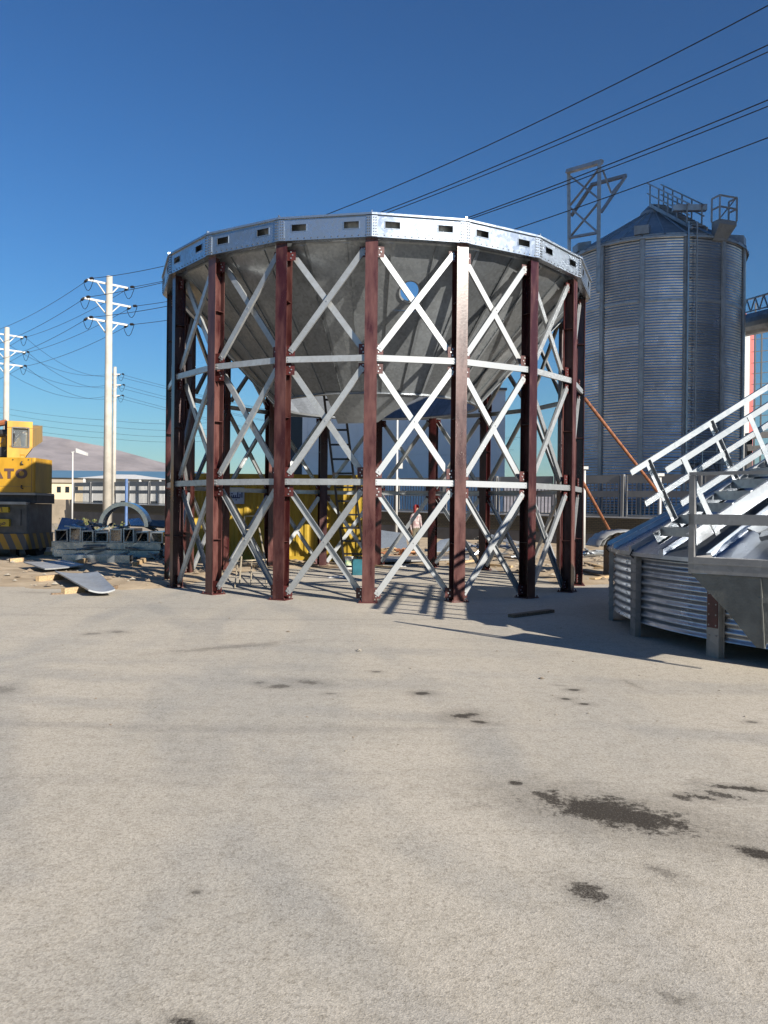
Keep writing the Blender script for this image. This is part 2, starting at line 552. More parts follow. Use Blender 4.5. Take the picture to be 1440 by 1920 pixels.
o['kind'] = 'stuff'; o['label'] = 'pale stones and crumbs of rubble scattered over sand and yard'; o['category'] = 'stones'

# hills far behind
M_hill = mat('hill_soil', (.195, .165, .163), .95, 0, .22, .006, col2=(.25, .215, .212), detail=8)
hb = MB()
HP = [(-1200, 850), (-500, 812), (-200, 800), (0, 806), (70, 818), (140, 826), (200, 838), (245, 851), (300, 866), (350, 880), (430, 893), (600, 905), (1000, 915), (1700, 910), (2400, 880)]
HYD = 5200.0
prof = []
for a, c in zip(HP, HP[1:]):
    for k in range(8):
        f = k / 8
        px = a[0] + (c[0] - a[0]) * f; py = a[1] + (c[1] - a[1]) * f
        p = at(px, py, HYD)
        prof.append((p.x, p.z + 14 * noise.noise(Vector((p.x * .004, 0, 0)))))
rows = 9
for j in range(rows):
    f = j / (rows - 1)
    for (x, z) in prof:
        nn = noise.fractal(Vector((x * .0022, j * .7, 2)), 1, 2, 4)
        hb.v.append(Vector((x, HYD - 1500 * (1 - f) + 120 * nn, -2 + (z + 2) * f ** .8 + (35 * nn * math.sin(math.pi * f)))))
for j in range(rows - 1):
    for i in range(len(prof) - 1):
        k = j * len(prof) + i
        hb.f.append((k, k + 1, k + len(prof) + 1, k + len(prof))); hb.m.append(0)
structure(hb.build('hills', M_hill, smooth=True))

# ------------------------------------------------------------------ hopper tower
TC = Vector((-.225, 19.1, 0))
TROT = -.0085
ST = R_(20)
RCO, RR = 4.78, 4.88
Z1, Z2, ZB, ZT = 2.14, 4.34, 6.44, 6.84
T = thing('hopper_tower', 'round tower of red columns and galvanized cross braces carrying a steel hopper', 'hopper', TC)
def pol(a, r, z):
    return Vector((r * math.sin(a), -r * math.cos(a), z))
cm = MB()
cm.box(-.11, .11, -RCO, -RCO + .013, .02, ZB)
cm.box(-.11, .11, -RCO + .207, -RCO + .22, .02, ZB)
cm.box(-.0045, .0045, -RCO + .013, -RCO + .207, .02, ZB)
for zz in (1.05, 3.3, 5.4):
    for sgn in (-1, 1):
        cm.box(min(sgn * .005, sgn * .1), max(sgn * .005, sgn * .1), -RCO + .014, -RCO + .206, zz, zz + .010)
col0 = cm.build('column', M_red, T, local=True)
bpm = MB().box(-.17, .17, -RCO - .05, -RCO + .27, 0, .02)
for bx in (-.14, .14):
    for by in (-RCO - .025, -RCO + .245):
        bpm.bolt((bx, by, .02), (0, 0, 1), .014, .03)
bpm.build('base_plate', M_redd, col0, local=True)
for sgn in (-1, 1):
    dirn = Vector((sgn * math.cos(ST / 2), math.sin(ST / 2), 0))     # towards the next column
    outn = Vector((sgn * math.sin(ST / 2), -math.cos(ST / 2), 0))
    for zc in (.16, Z1 - .17, Z1 + .17, Z2 - .17, Z2 + .17, 6.24):
        base = Vector((sgn * .004, -RCO + .11, zc))
        gm = MB()
        a, c = base + outn * .012, base + dirn * .215 + outn * .012
        gm.bar(a, c, .010, .19, (0, 0, 1))
        for k in range(3):
            gm.bolt(base + dirn * (.13 + .03 * (k % 2)) + Vector((0, 0, -.055 + .055 * k)) + outn * .018, outn, .013, .012, 1)
        gm.build('gusset_plate', [M_redd, M_bolt], col0, local=True)
col0.rotation_euler.z = TROT
for i in range(1, 18):
    c = copy_tree(col0, T)
    c.rotation_euler.z = TROT + ST * i
# braces and ring beams: one bay, turned round
P0, P1 = pol(0, RCO - .11, 0), pol(ST, RCO - .11, 0)
ON = pol(ST / 2, 1, 0)
def bay(u, z, off=0):
    return P0 + (P1 - P0) * u + ON * off + Vector((0, 0, z))
bay_parts = []
for (za, zb_) in ((.13, Z1 - .15), (Z1 + .15, Z2 - .15), (Z2 + .15, 6.28)):
    b1 = MB().channel(bay(.085, za, .03), bay(.915, zb_, .03), .105, .045, .004, ON)
    for u, z in ((.105, za + .04), (.895, zb_ - .04), (.5, (za + zb_) / 2)):
        b1.bolt(bay(u, z, .03), ON, .013, .012)
    bay_parts.append(b1.build('brace', M_galvb, T, local=True))
    b2 = MB().channel(bay(.085, zb_, -.075), bay(.915, za, -.075), .105, .045, .004, ON, flip=-1 if za < 1 else 1)
    bay_parts.append(b2.build('brace', M_galvb, T, local=True))
for z in (Z1, Z2):
    b3 = MB().channel(bay(.03, z, .085), bay(.97, z, .085), .11, .045, .004, ON)
    for u in (.05, .075, .925, .95):
        b3.bolt(bay(u, z + .025, .085), ON, .011, .01); b3.bolt(bay(u, z - .025, .085), ON, .011, .01)
    bay_parts.append(b3.build('ring_beam', M_galvb, T, local=True))
# rim: plate with two slots, top flange, splice plate at the corner
Q0, Q1 = pol(0, RR, 0), pol(ST, RR, 0)
def rim(u, z, off=0):
    return Q0 + (Q1 - Q0) * u + ON * off + Vector((0, 0, z))
rm = MB()
us = [.005, .135, .30, .70, .865, .995]
zs = [ZB, ZB + .155, ZB + .285, ZT - .02]
for i in range(5):
    for j in range(3):
        if j == 1 and i in (1, 3):
            continue
        rm.hexa([rim(us[i], zs[j], 0), rim(us[i + 1], zs[j], 0), rim(us[i + 1], zs[j], -.006), rim(us[i], zs[j], -.006),
                 rim(us[i], zs[j + 1], 0), rim(us[i + 1], zs[j + 1], 0), rim(us[i + 1], zs[j + 1], -.006), rim(us[i], zs[j + 1], -.006)])
rm.bar(rim(.0, ZB + .003, -.07), rim(1, ZB + .003, -.07), .12, .006, (0, 0, 1))
for k in range(13):
    rm.bolt(rim(.06 + .073 * k, ZB + .035, 0), ON, .011, .010, 1)
for (u0, u1) in ((.135, .30), (.70, .865)):          # pressed frame round each slot
    for (a, c) in (((u0, zs[1]), (u1, zs[1])), ((u0, zs[2]), (u1, zs[2])), ((u0, zs[1]), (u0, zs[2])), ((u1, zs[1]), (u1, zs[2]))):
        rm.bar(rim(*a, .002), rim(*c, .002), .012, .012, ON)
bay_parts.append(rm.build('rim_plate', [M_rim, M_boltd], T, local=True))
cp = MB().bar(rim(-.004, ZT, -.10), rim(1.004, ZT, -.10), .27, .035, (0, 0, 1))
bay_parts.append(cp.build('rim_cap', M_rim, T, local=True))
sp = MB()
o0 = pol(0, RR + .006, 0)
for sgn in (-1, 1):
    dirn = Vector((sgn * math.cos(ST / 2), math.sin(ST / 2), 0))
    outn = Vector((sgn * math.sin(ST / 2), -math.cos(ST / 2), 0))
    sp.bar(o0 + Vector((0, 0, (ZB + ZT) / 2 - .01)), o0 + dirn * .10 + Vector((0, 0, (ZB + ZT) / 2 - .01)), .008, ZT - ZB - .03, (0, 0, 1))
    for k in range(7):
        for dd in (.035, .075):
            sp.bolt(o0 + dirn * dd + outn * .004 + Vector((0, 0, ZB + .04 + .05 * k)), outn, .011, .010, 1)
sp.box(-.012, .012, -RR - .03, -RR + .02, ZT - .02, ZT + .055)
bay_parts.append(sp.build('splice_plate', [M_rim, M_boltd], T, local=True))
for p in bay_parts:
    p.rotation_euler.z = TROT
    for i in range(1, 18):
        c = p.copy(); C.objects.link(c); c.rotation_euler.z = TROT + ST * i
# hopper: 36 tapered sheets with a lapped rib, one with a round manhole
RT1, ZC1, RT2, ZC2 = 4.62, 6.42, 2.35, 4.06
HS = R_(10)
def cone(a, f, off=0.0):
    r = RT1 + (RT2 - RT1) * f; z = ZC1 + (ZC2 - ZC1) * f
    n = Vector((1.04, 0, -1)).normalized()
    p = pol(a, r, z)
    rad = pol(a, 1, 0)
    return p + (rad * n.x + Vector((0, 0, n.z))) * off
def sheet(hole):
    s = MB()
    A = HS / 2
    if not hole:
        K = 7
        for j in range(3):
            for i in range(K + 1):
                s.v.append(cone(-A + HS * j / 2, i / K, .006 * math.sin(i * 1.7 + j)))
        for j in range(2):
            for i in range(K):
                k = j * (K + 1) + i
                s.f.append((k, k + K + 1, k + K + 2, k + 1)); s.m.append(0)
    else:
        hf, hr = .285, .17
        circ, sq = [], []
        c0 = cone(0, hf); e1 = (cone(0, 1) - cone(0, 0)).normalized(); e2 = pol(math.pi / 2, 1, 0)
        Nc = 32
        f0, f1 = .16, .41
        lim = [(-A, f0), (A, f0), (A, f1), (-A, f1)]
        for k in range(Nc):
            th = 2 * math.pi * k / Nc
            circ.append(c0 + e1 * hr * math.sin(th) * 1.15 + e2 * hr * math.cos(th))
            cx_, sy_ = math.cos(th), math.sin(th)
            mx = max(abs(cx_), abs(sy_))
            sq.append(cone(A * cx_ / mx, (f0 + f1) / 2 + (f1 - f0) / 2 * sy_ / mx))
        s.add(circ + sq, [(k, (k + 1) % Nc, Nc + (k + 1) % Nc, Nc + k) for k in range(Nc)])
        for (fa, fb) in ((0, f0), (f1, 1)):
            s.add([cone(-A, fa), cone(A, fa), cone(A, fb), cone(-A, fb)], [(0, 1, 2, 3)])
        ringv = [c0 + e1 * (hr + .03) * math.sin(th) * 1.15 + e2 * (hr + .03) * math.cos(th) + (cone(0, hf, .02) - c0) for th in [2 * math.pi * k / Nc for k in range(Nc)]]
        s.add(circ + ringv, [(k, Nc + k, Nc + (k + 1) % Nc, (k + 1) % Nc) for k in range(Nc)])
    s.add([cone(A - .012, 0, .004), cone(A + .004, 0, .004), cone(A + .004 + .006, 1, .004), cone(A - .02, 1, .004),
           cone(A - .012, 0, .026), cone(A - .010, 0, .026), cone(A - .018, 1, .026), cone(A - .02, 1, .026)],
          [(0, 1, 2, 3), (4, 5, 6, 7), (0, 3, 7, 4)])
    # upstand behind the rim
    s.add([pol(-A, RT1, ZC1), pol(A, RT1, ZC1), pol(A, RT1 + .10, ZT - .02), pol(-A, RT1 + .10, ZT - .02)], [(0, 1, 2, 3)])
    for k in range(22):
        s.bolt(cone(A - .018 - .0 * k, .03 + .044 * k, .006), cone(A, .5, 1) - cone(A, .5, 0), .008, .008)
    return s.build('hopper_sheet', M_hop, T, local=True)
h0 = sheet(False); hh = sheet(True)
h0.rotation_euler.z = TROT
hh.rotation_euler.z = TROT + HS
for i in range(2, 36):
    c = h0.copy(); C.objects.link(c); c.rotation_euler.z = TROT + HS * i
MB().lathe([(2.37, 4.09), (2.40, 4.04), (2.34, 4.03), (2.33, 4.07)], 0, 2 * math.pi, 72).build('outlet_lip', M_galv, T, local=True)
# first sheet of the next cone section, hung from the near lip
os_ = MB()
n_ = 14
for j in range(n_ + 1):
    a = R_(-25 + 49 * j / n_)
    fe = 1.235 if a < R_(2) else 1.235 - .22 * (a - R_(2)) / R_(22)
    for f in (.985, fe):
        os_.v.append(cone(a, f, .012))
os_.f = [(2 * j, 2 * j + 2, 2 * j + 3, 2 * j + 1) for j in range(n_)]; os_.m = [0] * n_
oso = os_.build('outlet_sheet', M_galv, T, local=True)
oso.rotation_euler.z = TROT
oso.modifiers.new('thickness', 'SOLIDIFY').thickness = .006

# ------------------------------------------------------------------ low silo ring with its roof, on the ground at the right
SC = Vector((8.0, 11.3, 0))
SR, SZ0, SZ1 = 4.6, .19, 1.15
RS = math.tan(R_(29.5))
LS = thing('grain_bin', 'low galvanized silo ring with conical roof and stair standing on the yard', 'silo', SC)
def az(deg_from_left):          # angle 0 faces -x, grows towards the camera; returned in the lathe convention
    return R_(-90 + deg_from_left)
# wall sheets
prof = []
nw = 9
for k in range(nw * 10 + 1):
    z = SZ0 + (SZ1 - SZ0) * k / (nw * 10)
    prof.append((SR + .014 * math.cos(2 * math.pi * k / 10), z))
ws = MB().lathe(prof, -ST / 2, ST / 2, 10)
for k in range(18):
    for du in (-.010, 0.0):
        ws.bolt(pol(ST / 2 * .5 + du, SR + .008, SZ0 + .03 + .053 * k), pol(ST / 4, 1, 0), .009, .008)
ws0 = ws.build('wall_sheet', M_corr, LS, smooth=True, local=True)
A0 = az(5.5)
ws0.rotation_euler.z = A0 + ST / 2
for i in range(1, 18):
    c = ws0.copy(); C.objects.link(c); c.rotation_euler.z = A0 + ST / 2 + ST * i
# uprights: galvanized channel down to the ground
um = MB()
um.box(-.085, .085, -SR - .075, -SR - .070, .0, SZ1 - .01)
for sgn in (-1, 1):
    um.box(sgn * .085 - .003, sgn * .085 + .003, -SR - .075, -SR - .012, .0, SZ1 - .01)
    um.box(min(sgn * .085, sgn * .115), max(sgn * .085, sgn * .115), -SR - .016, -SR - .012, .0, SZ1 - .012)
for k in range(8):
    for sgn in (-1, 1):
        um.bolt((sgn * .05, -SR - .075, SZ0 + .06 + .12 * k), (0, -1, 0), .011, .01)
u0 = um.build('upright', M_dull, LS, local=True)
u0.rotation_euler.z = A0
for i in range(1, 18):
    c = u0.copy(); C.objects.link(c); c.rotation_euler.z = A0 + ST * i
# the red-brown backing piece on the upright by the platform
rb = MB().box(-.075, .075, -SR - .083, -SR - .0765, .34, .92)
r0 = rb.build('backing_plate', M_redd, LS, local=True); r0.rotation_euler.z = az(25.5); r0['label'] = 'red brown painted backing plate'
# roof sheets, each with a raised rib
NR = 36
ra = math.pi * 2 / NR
RE = SR + .10
def roofp(a, r, off=0.0):
    return pol(a, r, SZ1 + .03 + (SR - r) * RS + off)
rf = MB()
rf.add([roofp(-ra / 2, RE), roofp(0, RE), roofp(ra / 2, RE), roofp(-ra / 2, .45), roofp(0, .45), roofp(ra / 2, .45)], [(0, 1, 4, 3), (1, 2, 5, 4)])
rf.add([roofp(-ra / 2, RE), roofp(0, RE), roofp(ra / 2, RE), roofp(-ra / 2, RE, -.05), roofp(0, RE, -.05), roofp(ra / 2, RE, -.05)], [(0, 3, 4, 1), (1, 4, 5, 2)])
w0 = .045
for (sg) in (1,):
    p = []
    for r in (RE + .005, .45):
        aw = w0 / r if r > 1 else w0 / 1.0
        p.append([roofp(ra / 2 - aw, r, .001), roofp(ra / 2 - aw * .75, r, .075), roofp(ra / 2 + aw * .75, r, .075), roofp(ra / 2 + aw, r, .001)])
    rf.add(p[0] + p[1], [(0, 1, 5, 4), (1, 2, 6, 5), (2, 3, 7, 6), (0, 3, 2, 1)])
rf0 = rf.build('roof_sheet', M_roof, LS, local=True)
rf0.rotation_euler.z = 0
for i in range(1, NR):
    c = rf0.copy(); C.objects.link(c); c.rotation_euler.z = ra * i
MB().lathe([(.55, SZ1 + .03 + (SR - .55) * RS + .09), (.45, SZ1 + .2 + (SR - .45) * RS + .1), (.0, SZ1 + .45 + SR * RS)], 0, 2 * math.pi, 24).build('roof_cap', M_roof, LS, local=True)
ev = MB()
for i in range(18):
    a = A0 + ST * i
    ev.tube([roofp(a, RE - .02, .02), roofp(a, RE + .02, -.03), roofp(a, RE - .03, -.10)], .012, 6)
ev.build('eave_clip', M_black, LS, local=True)
# roof stair: two stringers, treads, two handrails with mid rails and leaning posts
aS = az(18)
rad, tan_ = pol(aS, 1, 0), pol(aS + math.pi / 2, 1, 0)
slope = Vector((0, 0, RS)) - rad
slope.normalize()
nrm = (Vector((0, 0, 1)) - slope * slope.z).normalized()
def stp(s_, side, h):      # s_ metres up the slope from the eave, side in metres, h above the roof
    base = rad * (SR - .05) + Vector((0, 0, SZ1 + .08))
    return base + slope * s_ + tan_ * side + nrm * h
LEN = 4.7
for side in (-.34, .34):
    MB().channel(stp(-.10, side, .17), stp(LEN, side, .17), .17, .05, .005, tan_ * (1 if side > 0 else -1)).build('stringer', M_galv, LS, local=True)
    for h, nm in ((1.06, 'handrail'), (.62, 'mid_rail')):
        rl = MB()
        rl.bar(stp(-.02, side, h), stp(LEN, side, h), .005, .075, nrm)
        rl.bar(stp(-.02, side, h + .036), stp(LEN, side, h + .036), .045, .005, nrm)
        rl.build(nm, M_galv, LS, local=True)
    for k in range(5):
        s_ = .26 + 1.08 * k
        pm = MB()
        off = tan_ * (.008 if side > 0 else -.008)
        pm.bar(stp(s_, side, .05) + off, stp(s_, side, 1.08) + off, .07, .005, slope.cross(nrm))
        pm.bar(stp(s_ + .033, side, .05) + off * -2, stp(s_ + .033, side, 1.08) + off * -2, .005, .04, slope.cross(nrm))
        pm.build('handrail_post', M_galv, LS, local=True)
tr = MB()
for k in range(1):
    p = stp(.12, 0, .20)
    tr.bar(p - tan_ * .315, p + tan_ * .315, .24, .025, (0, 0, 1))
    tr.bar(p - tan_ * .315 + rad * .12 - Vector((0, 0, .05)), p + tan_ * .315 + rad * .12 - Vector((0, 0, .05)), .006, .10, (0, 0, 1))
t0 = tr.build('tread', M_galv, LS, local=True)
for k in range(1, 15):
    c = t0.copy(); C.objects.link(c); c.location = slope * (.31 * k)
# platform beside the stair foot
PA = Vector((3.26, 8.66, 0)) - SC
PD = Vector((.72, -.69, 0)).normalized()
PN = Vector((-PD.y, PD.x, 0)) * 1
if PN.dot(PA) < 0: PN = -PN          # outwards
PZ = 1.10
PLn = 1.9
def plp(u, d, z):
    return PA + PD * u - PN * d + Vector((0, 0, z))
fl = MB()
fl.hexa([plp(0, 0, PZ + .02), plp(PLn, 0, PZ + .02), plp(PLn, .62, PZ + .02), plp(0, .62, PZ + .02), plp(0, 0, PZ + .06), plp(PLn, 0, PZ + .06), plp(PLn, .62, PZ + .06), plp(0, .62, PZ + .06)])
fl.build('platform_floor', M_dull, LS, local=True)
for (a, c) in ((plp(0, -.005, PZ), plp(PLn, -.005, PZ)), (plp(0, 0, PZ), plp(0, .62, PZ))):
    f = MB().bar(a, c, .008, .17, (0, 0, 1))
    f.bar(a + Vector((0, 0, .02)) + PN * .006, c + Vector((0, 0, .02)) + PN * .006, .012, .012, (0, 0, 1))
    f.build('fascia', M_dull, LS, local=True)
for (u, d) in ((.03, .02), (PLn - .03, .02)):
    pm = MB().bar(plp(u, d, PZ - .08), plp(u, d, 2.05), .06, .06, PN)
    pm.build('platform_post', M_dull, LS, local=True)
for z, hgt in ((2.07, .035), (1.585, .11)):
    MB().bar(plp(0, .0 if hgt > .05 else .02, z), plp(PLn, .0 if hgt > .05 else .02, z), .06 if hgt < .05 else .02, hgt, (0, 0, 1)).build('platform_rail', M_dull, LS, local=True)
M_tread = mat('chequer_plate', (.13, .135, .128), .5, .35, .2, 5, bump=.25, bscale=45)
bk = MB()
pts = [(.02, PZ - .09), (1.05, PZ - .09), (.78, .30), (.70, .30), (.42, .62)]
fr = [plp(u, .012, z) for u, z in pts]
bkv = [p - PN * .006 for p in fr]
n5 = len(pts)
bk.add(fr + bkv, [tuple(range(n5)), tuple(reversed(range(n5, 2 * n5)))] + [(k, n5 + k, n5 + (k + 1) % n5, (k + 1) % n5) for k in range(n5)])
bk.bar(plp(.72, .006, PZ - .32), plp(1.8, .006, PZ - .30), .012, .05, (0, 0, 1))
bk.bar(plp(.74, .012, PZ - .10), plp(.78, .012, .30), .014, .04, PN)
bk.build('platform_bracket', M_tread, LS, local=True)
# stray galvanized offcuts lying on the roof
for (s_, side, rz_, w_, l_) in ((.55, .95, 20, .28, .5), (.9, 1.35, -35, .10, .7), (.35, 1.25, 60, .14, .45)):
    q = MB()
    c0 = stp(s_, side, .09)
    d1 = (slope * math.cos(R_(rz_)) + tan_ * math.sin(R_(rz_)))
    d2 = nrm.cross(d1)
    q.channel(c0 - d1 * l_ / 2 + SC, c0 + d1 * l_ / 2 + SC, w_, .05, .004, nrm)
    solo(q, 'galvanized_offcut', M_galv, {20: 'widest galvanized offcut lying on the low silo roof beside the stair', -35: 'longest thin galvanized offcut on the low silo roof', 60: 'short galvanized offcut near the low silo eave'}[rz_], 'metal offcut', 'offcuts on the low silo roof')

# ------------------------------------------------------------------ tall silo behind the fence
BC = Vector((14.62, 44.5, 0))
BR, BZE = 4.65, 15.4
BROT = math.atan2(-BC.x, BC.y)
BS = thing('tall_silo', 'tall corrugated blue grey silo with ladder and conical roof behind the fence', 'silo', BC)
NB = 14
ba = 2 * math.pi / NB
tier = 1.10
ntier = 14
prof = []
nw = 8
for k in range(nw * 6 + 1):
    prof.append((BR + .013 * math.cos(2 * math.pi * k / 6), tier * k / (nw * 6)))
wsb = MB().lathe(prof, -ba / 2, ba / 2, 8)
wb0 = wsb.build('wall_sheet', M_siloc, BS, smooth=True, local=True)
first = True
for j in range(ntier):
    for i in range(NB):
        c = wb0 if first else wb0.copy()
        if not first: C.objects.link(c)
        first = False
        c.location = (0, 0, j * tier)
        c.rotation_euler.z = BROT + R_(-6.3) + ba * (i + .5)
sm = MB()
for sgn in (-1, 1):
    sm.box(sgn * .085 - .012, sgn * .085 + .012, -BR - .09, -BR - .0, 0, BZE - .05)
sm.box(-.085, .085, -BR - .085, -BR - .075, 0, BZE - .05)
sm.box(-.14, -.085, -BR - .03, -BR - .018, 0, BZE - .06); sm.box(.085, .14, -BR - .03, -BR - .018, 0, BZE - .06)
s0 = sm.build('stiffener', M_silod, BS, local=True)
s0.rotation_euler.z = BROT + R_(-6.3)
for i in range(1, NB):
    c = s0.copy(); C.objects.link(c); c.rotation_euler.z = BROT + R_(-6.3) + ba * i
for zz, rr in ((12.15, .022), (BZE - .04, .05)):
    MB().lathe([(BR - .02, zz - .06), (BR + rr, zz - .06), (BR + rr, zz + .06), (BR - .02, zz + .06)], 0, 2 * math.pi, 84).build('wind_ring', M_silod, BS, local=True)
NBR = 28
bra = 2 * math.pi / NBR
BSL = .63
def brp(a, r, off=0):
    return pol(a, r, BZE + (BR - r) * BSL + off)
rfb = MB()
rfb.add([brp(-bra / 2, BR + .15), brp(bra / 2, BR + .15), brp(bra / 2, .5), brp(-bra / 2, .5)], [(0, 1, 2, 3)])
rfb.add([brp(-bra / 2, BR + .15), brp(bra / 2, BR + .15), brp(bra / 2, BR + .15, -.10), brp(-bra / 2, BR + .15, -.10)], [(0, 3, 2, 1)])
rfb.add([brp(bra / 2 - .008, BR + .15), brp(bra / 2, BR + .15, .09), brp(bra / 2 + .008, BR + .15), brp(bra / 2 - .04, .5), brp(bra / 2, .5, .06), brp(bra / 2 + .04, .5)], [(0, 1, 4, 3), (1, 2, 5, 4)])
rb0 = rfb.build('roof_sheet', M_silod, BS, local=True)
rb0.rotation_euler.z = BROT
for i in range(1, NBR):
    c = rb0.copy(); C.objects.link(c); c.rotation_euler.z = BROT + bra * i
MB().lathe([(.75, BZE + (BR - .75) * BSL), (.72, BZE + (BR - .72) * BSL + .18), (.35, BZE + BR * BSL + .10), (0, BZE + BR * BSL + .16)], 0, 2 * math.pi, 28).build('roof_cap', M_silod, BS, local=True)
def bl(a_deg, r, z):          # azimuth measured right of the camera-facing side
    return pol(BROT + R_(a_deg), r, z)
# ladder
LA, LB = 19.5, 24.5
for a in (LA, LB):
    MB().bar(bl(a, BR + .22, 3.4), bl(a, BR + .22, 15.9), .06, .06, bl(a, 1, 0)).build('ladder_rail', M_galv if a == LA else M_silod, BS, local=True)
rg = MB().bar(bl(LA, BR + .22, 0), bl(LB, BR + .22, 0), .035, .035, (0, 0, 1))
rg0 = rg.build('ladder_rung', M_silod, BS, local=True)
rg0.location.z = 3.6
for k in range(1, 31):
    c = rg0.copy(); C.objects.link(c); c.location.z = 3.6 + .4 * k
for k in range(8):
    a = 22
    MB().bar(bl(a, BR, 4.2 + 1.5 * k), bl(a, BR + .22, 4.2 + 1.5 * k), .05, .05, (0, 0, 1)).build('ladder_bracket', M_silod, BS, local=True)
def railing(parent, pts, h, mid, mtl, r=.03, nm='guard_rail'):
    q = MB()
    for a, c in zip(pts, pts[1:]):
        for hh_ in ([h, h * .52] if mid else [h]):
            q.bar(a + Vector((0, 0, hh_)), c + Vector((0, 0, hh_)), r * 2, r * 2, (0, 0, 1))
    q.build(nm, mtl, parent, local=True)
    for a in pts:
        MB().bar(a, a + Vector((0, 0, h)), r * 2, r * 2, (1, 0, 0)).build(nm + '_post', mtl, parent, local=True)
# ladder foot platform
pf = MB()
c0 = bl(26, BR + .1, 4.05)
tg = bl(26 + 90, 1, 0); rd = bl(26, 1, 0)
pf.hexa([c0 - tg * .1, c0 + tg * 1.1, c0 + tg * 1.1 + rd * .8, c0 - tg * .1 + rd * .8] + [q + Vector((0, 0, .08)) for q in (c0 - tg * .1, c0 + tg * 1.1, c0 + tg * 1.1 + rd * .8, c0 - tg * .1 + rd * .8)])
pf.bar(c0 + tg * .1, c0 + tg * .1 + rd * .4 - Vector((0, 0, .5)), .06, .06, (0, 0, 1)); pf.bar(c0 + tg * 1.0, c0 + tg * 1.0 + rd * .3 - Vector((0, 0, .5)), .06, .06, (0, 0, 1))
pf.build('ladder_platform', M_galv, BS, local=True)
railing(BS, [c0 - tg * .1 + rd * .8, c0 + tg * 1.1 + rd * .8, c0 + tg * 1.1], 1.1, True, M_galv, .025, 'platform_rail')
# roof stair
aR = 28
rdir = bl(aR, 1, 0); tdir = bl(aR + 90, 1, 0)
def rs(r, side, h):
    return rdir * r + tdir * side + Vector((0, 0, BZE + (BR - r) * BSL + h))
for side in (-.4, .4):
    MB().bar(rs(.3, side, .25), rs(4.6, side, .25), .06, .16, (0, 0, 1)).build('roof_stringer', M_silod, BS, local=True)
    q = MB()
    for h in (1.35, .8):
        q.bar(rs(.0, side, h), rs(4.3, side, h), .06, .06, (0, 0, 1))
    q.build('roof_handrail', M_silod, BS, local=True)
    for k in range(5):
        MB().bar(rs(.3 + .95 * k, side, .2), rs(.3 + .95 * k, side, 1.35), .06, .06, rdir).build('roof_rail_post', M_silod, BS, local=True)
tt = MB().bar(rs(.5, -.38, .3), rs(.5, .38, .3), .25, .04, (0, 0, 1))
t1 = tt.build('roof_tread', M_silod, BS, local=True)
for k in range(1, 13):
    c = t1.copy(); C.objects.link(c); c.location = rdir * .32 * k + Vector((0, 0, -.32 * BSL * k))
MB().bar(rs(3.6, -.9, .9), rs(4.0, .7, 1.15), .3, .3, (0, 0, 1)).build('roof_spout', M_silod, BS, local=True)
# side platform at the eave
cp_ = bl(38, 4.55, 15.85)
rd = bl(38, 1, 0); tg = bl(128, 1, 0)
q4 = [cp_ - tg * .1, cp_ + tg * .95, cp_ + tg * .95 + rd * .55, cp_ - tg * .1 + rd * .55]
pf = MB().hexa(q4 + [p + Vector((0, 0, .22)) for p in q4])
pf.hexa([bl(36, BR + .02, 15.1), bl(46, BR + .02, 15.1), bl(46, BR + .10, 15.15), bl(36, BR + .1, 15.15)] + q4)
pf.build('eave_platform', M_silod, BS, local=True)
u22 = Vector((0, 0, .22))
railing(BS, [q4[0] + u22, q4[3] + u22, q4[2] + u22, q4[1] + u22], 1.15, True, M_silod, .035)
MB().bar(q4[3] + u22, q4[2] + u22 + Vector((0, 0, 1.2)), .05, .05, (0, 0, 1)).build('guard_rail_brace', M_silod, BS, local=True)
for (a, r) in ((-7, 4.35), (75, 4.25), (-60, 4.2)):
    hv = MB()
    c0 = bl(a, r, BZE + (BR - r) * BSL + .02); rd = bl(a, 1, 0); tg = bl(a + 90, 1, 0)
    b4 = [c0 - tg * .35 - rd * .35, c0 + tg * .35 - rd * .35, c0 + tg * .35 + rd * .40, c0 - tg * .35 + rd * .40]
    hv.hexa([p - Vector((0, 0, .15)) for p in b4] + [b4[0] + Vector((0, 0, .45)), b4[1] + Vector((0, 0, .45)), b4[2] + Vector((0, 0, .28)), b4[3] + Vector((0, 0, .28))])
    hv.build('roof_vent', M_silod, BS, local=True)
# catwalk support frame at the left of the silo
def bw_(px, py, Y):
    return at(px, py, Y)
fA, fB = 43.4, 41.2
fr_ = [((1066, 322), (1068, 560), fA, fA, .16), ((1124, 305), (1121, 548), fB, fB, .16), ((1063, 322), (1129, 303), fA, fB, .20), ((1067, 446), (1122, 436), fA, fB, .12),
       ((1069, 330), (1122, 372), fA, fB, .09), ((1069, 385), (1122, 318), fA, fB, .09), ((1070, 390), (1122, 437), fA, fB, .09), ((1070, 443), (1122, 380), fA, fB, .09),
       ((1071, 405), (1110, 347), fA, fA - 1, .14), ((1108, 347), (1175, 329), fA - 1, fB, .15), ((1172, 332), (1127, 398), fB, fB, .13), ((1130, 318), (1146, 362), fB, fB, .07), ((1146, 362), (1160, 345), fB, fB, .06)]
for (a, c, ya, yc, w) in fr_:
    MB().bar(bw_(*a, ya), bw_(*c, yc), w, w, (0.1, .2, 1) if abs(a[0] - c[0]) > 8 else (0, 1, 0)).build('support_member', M_silod, BS)

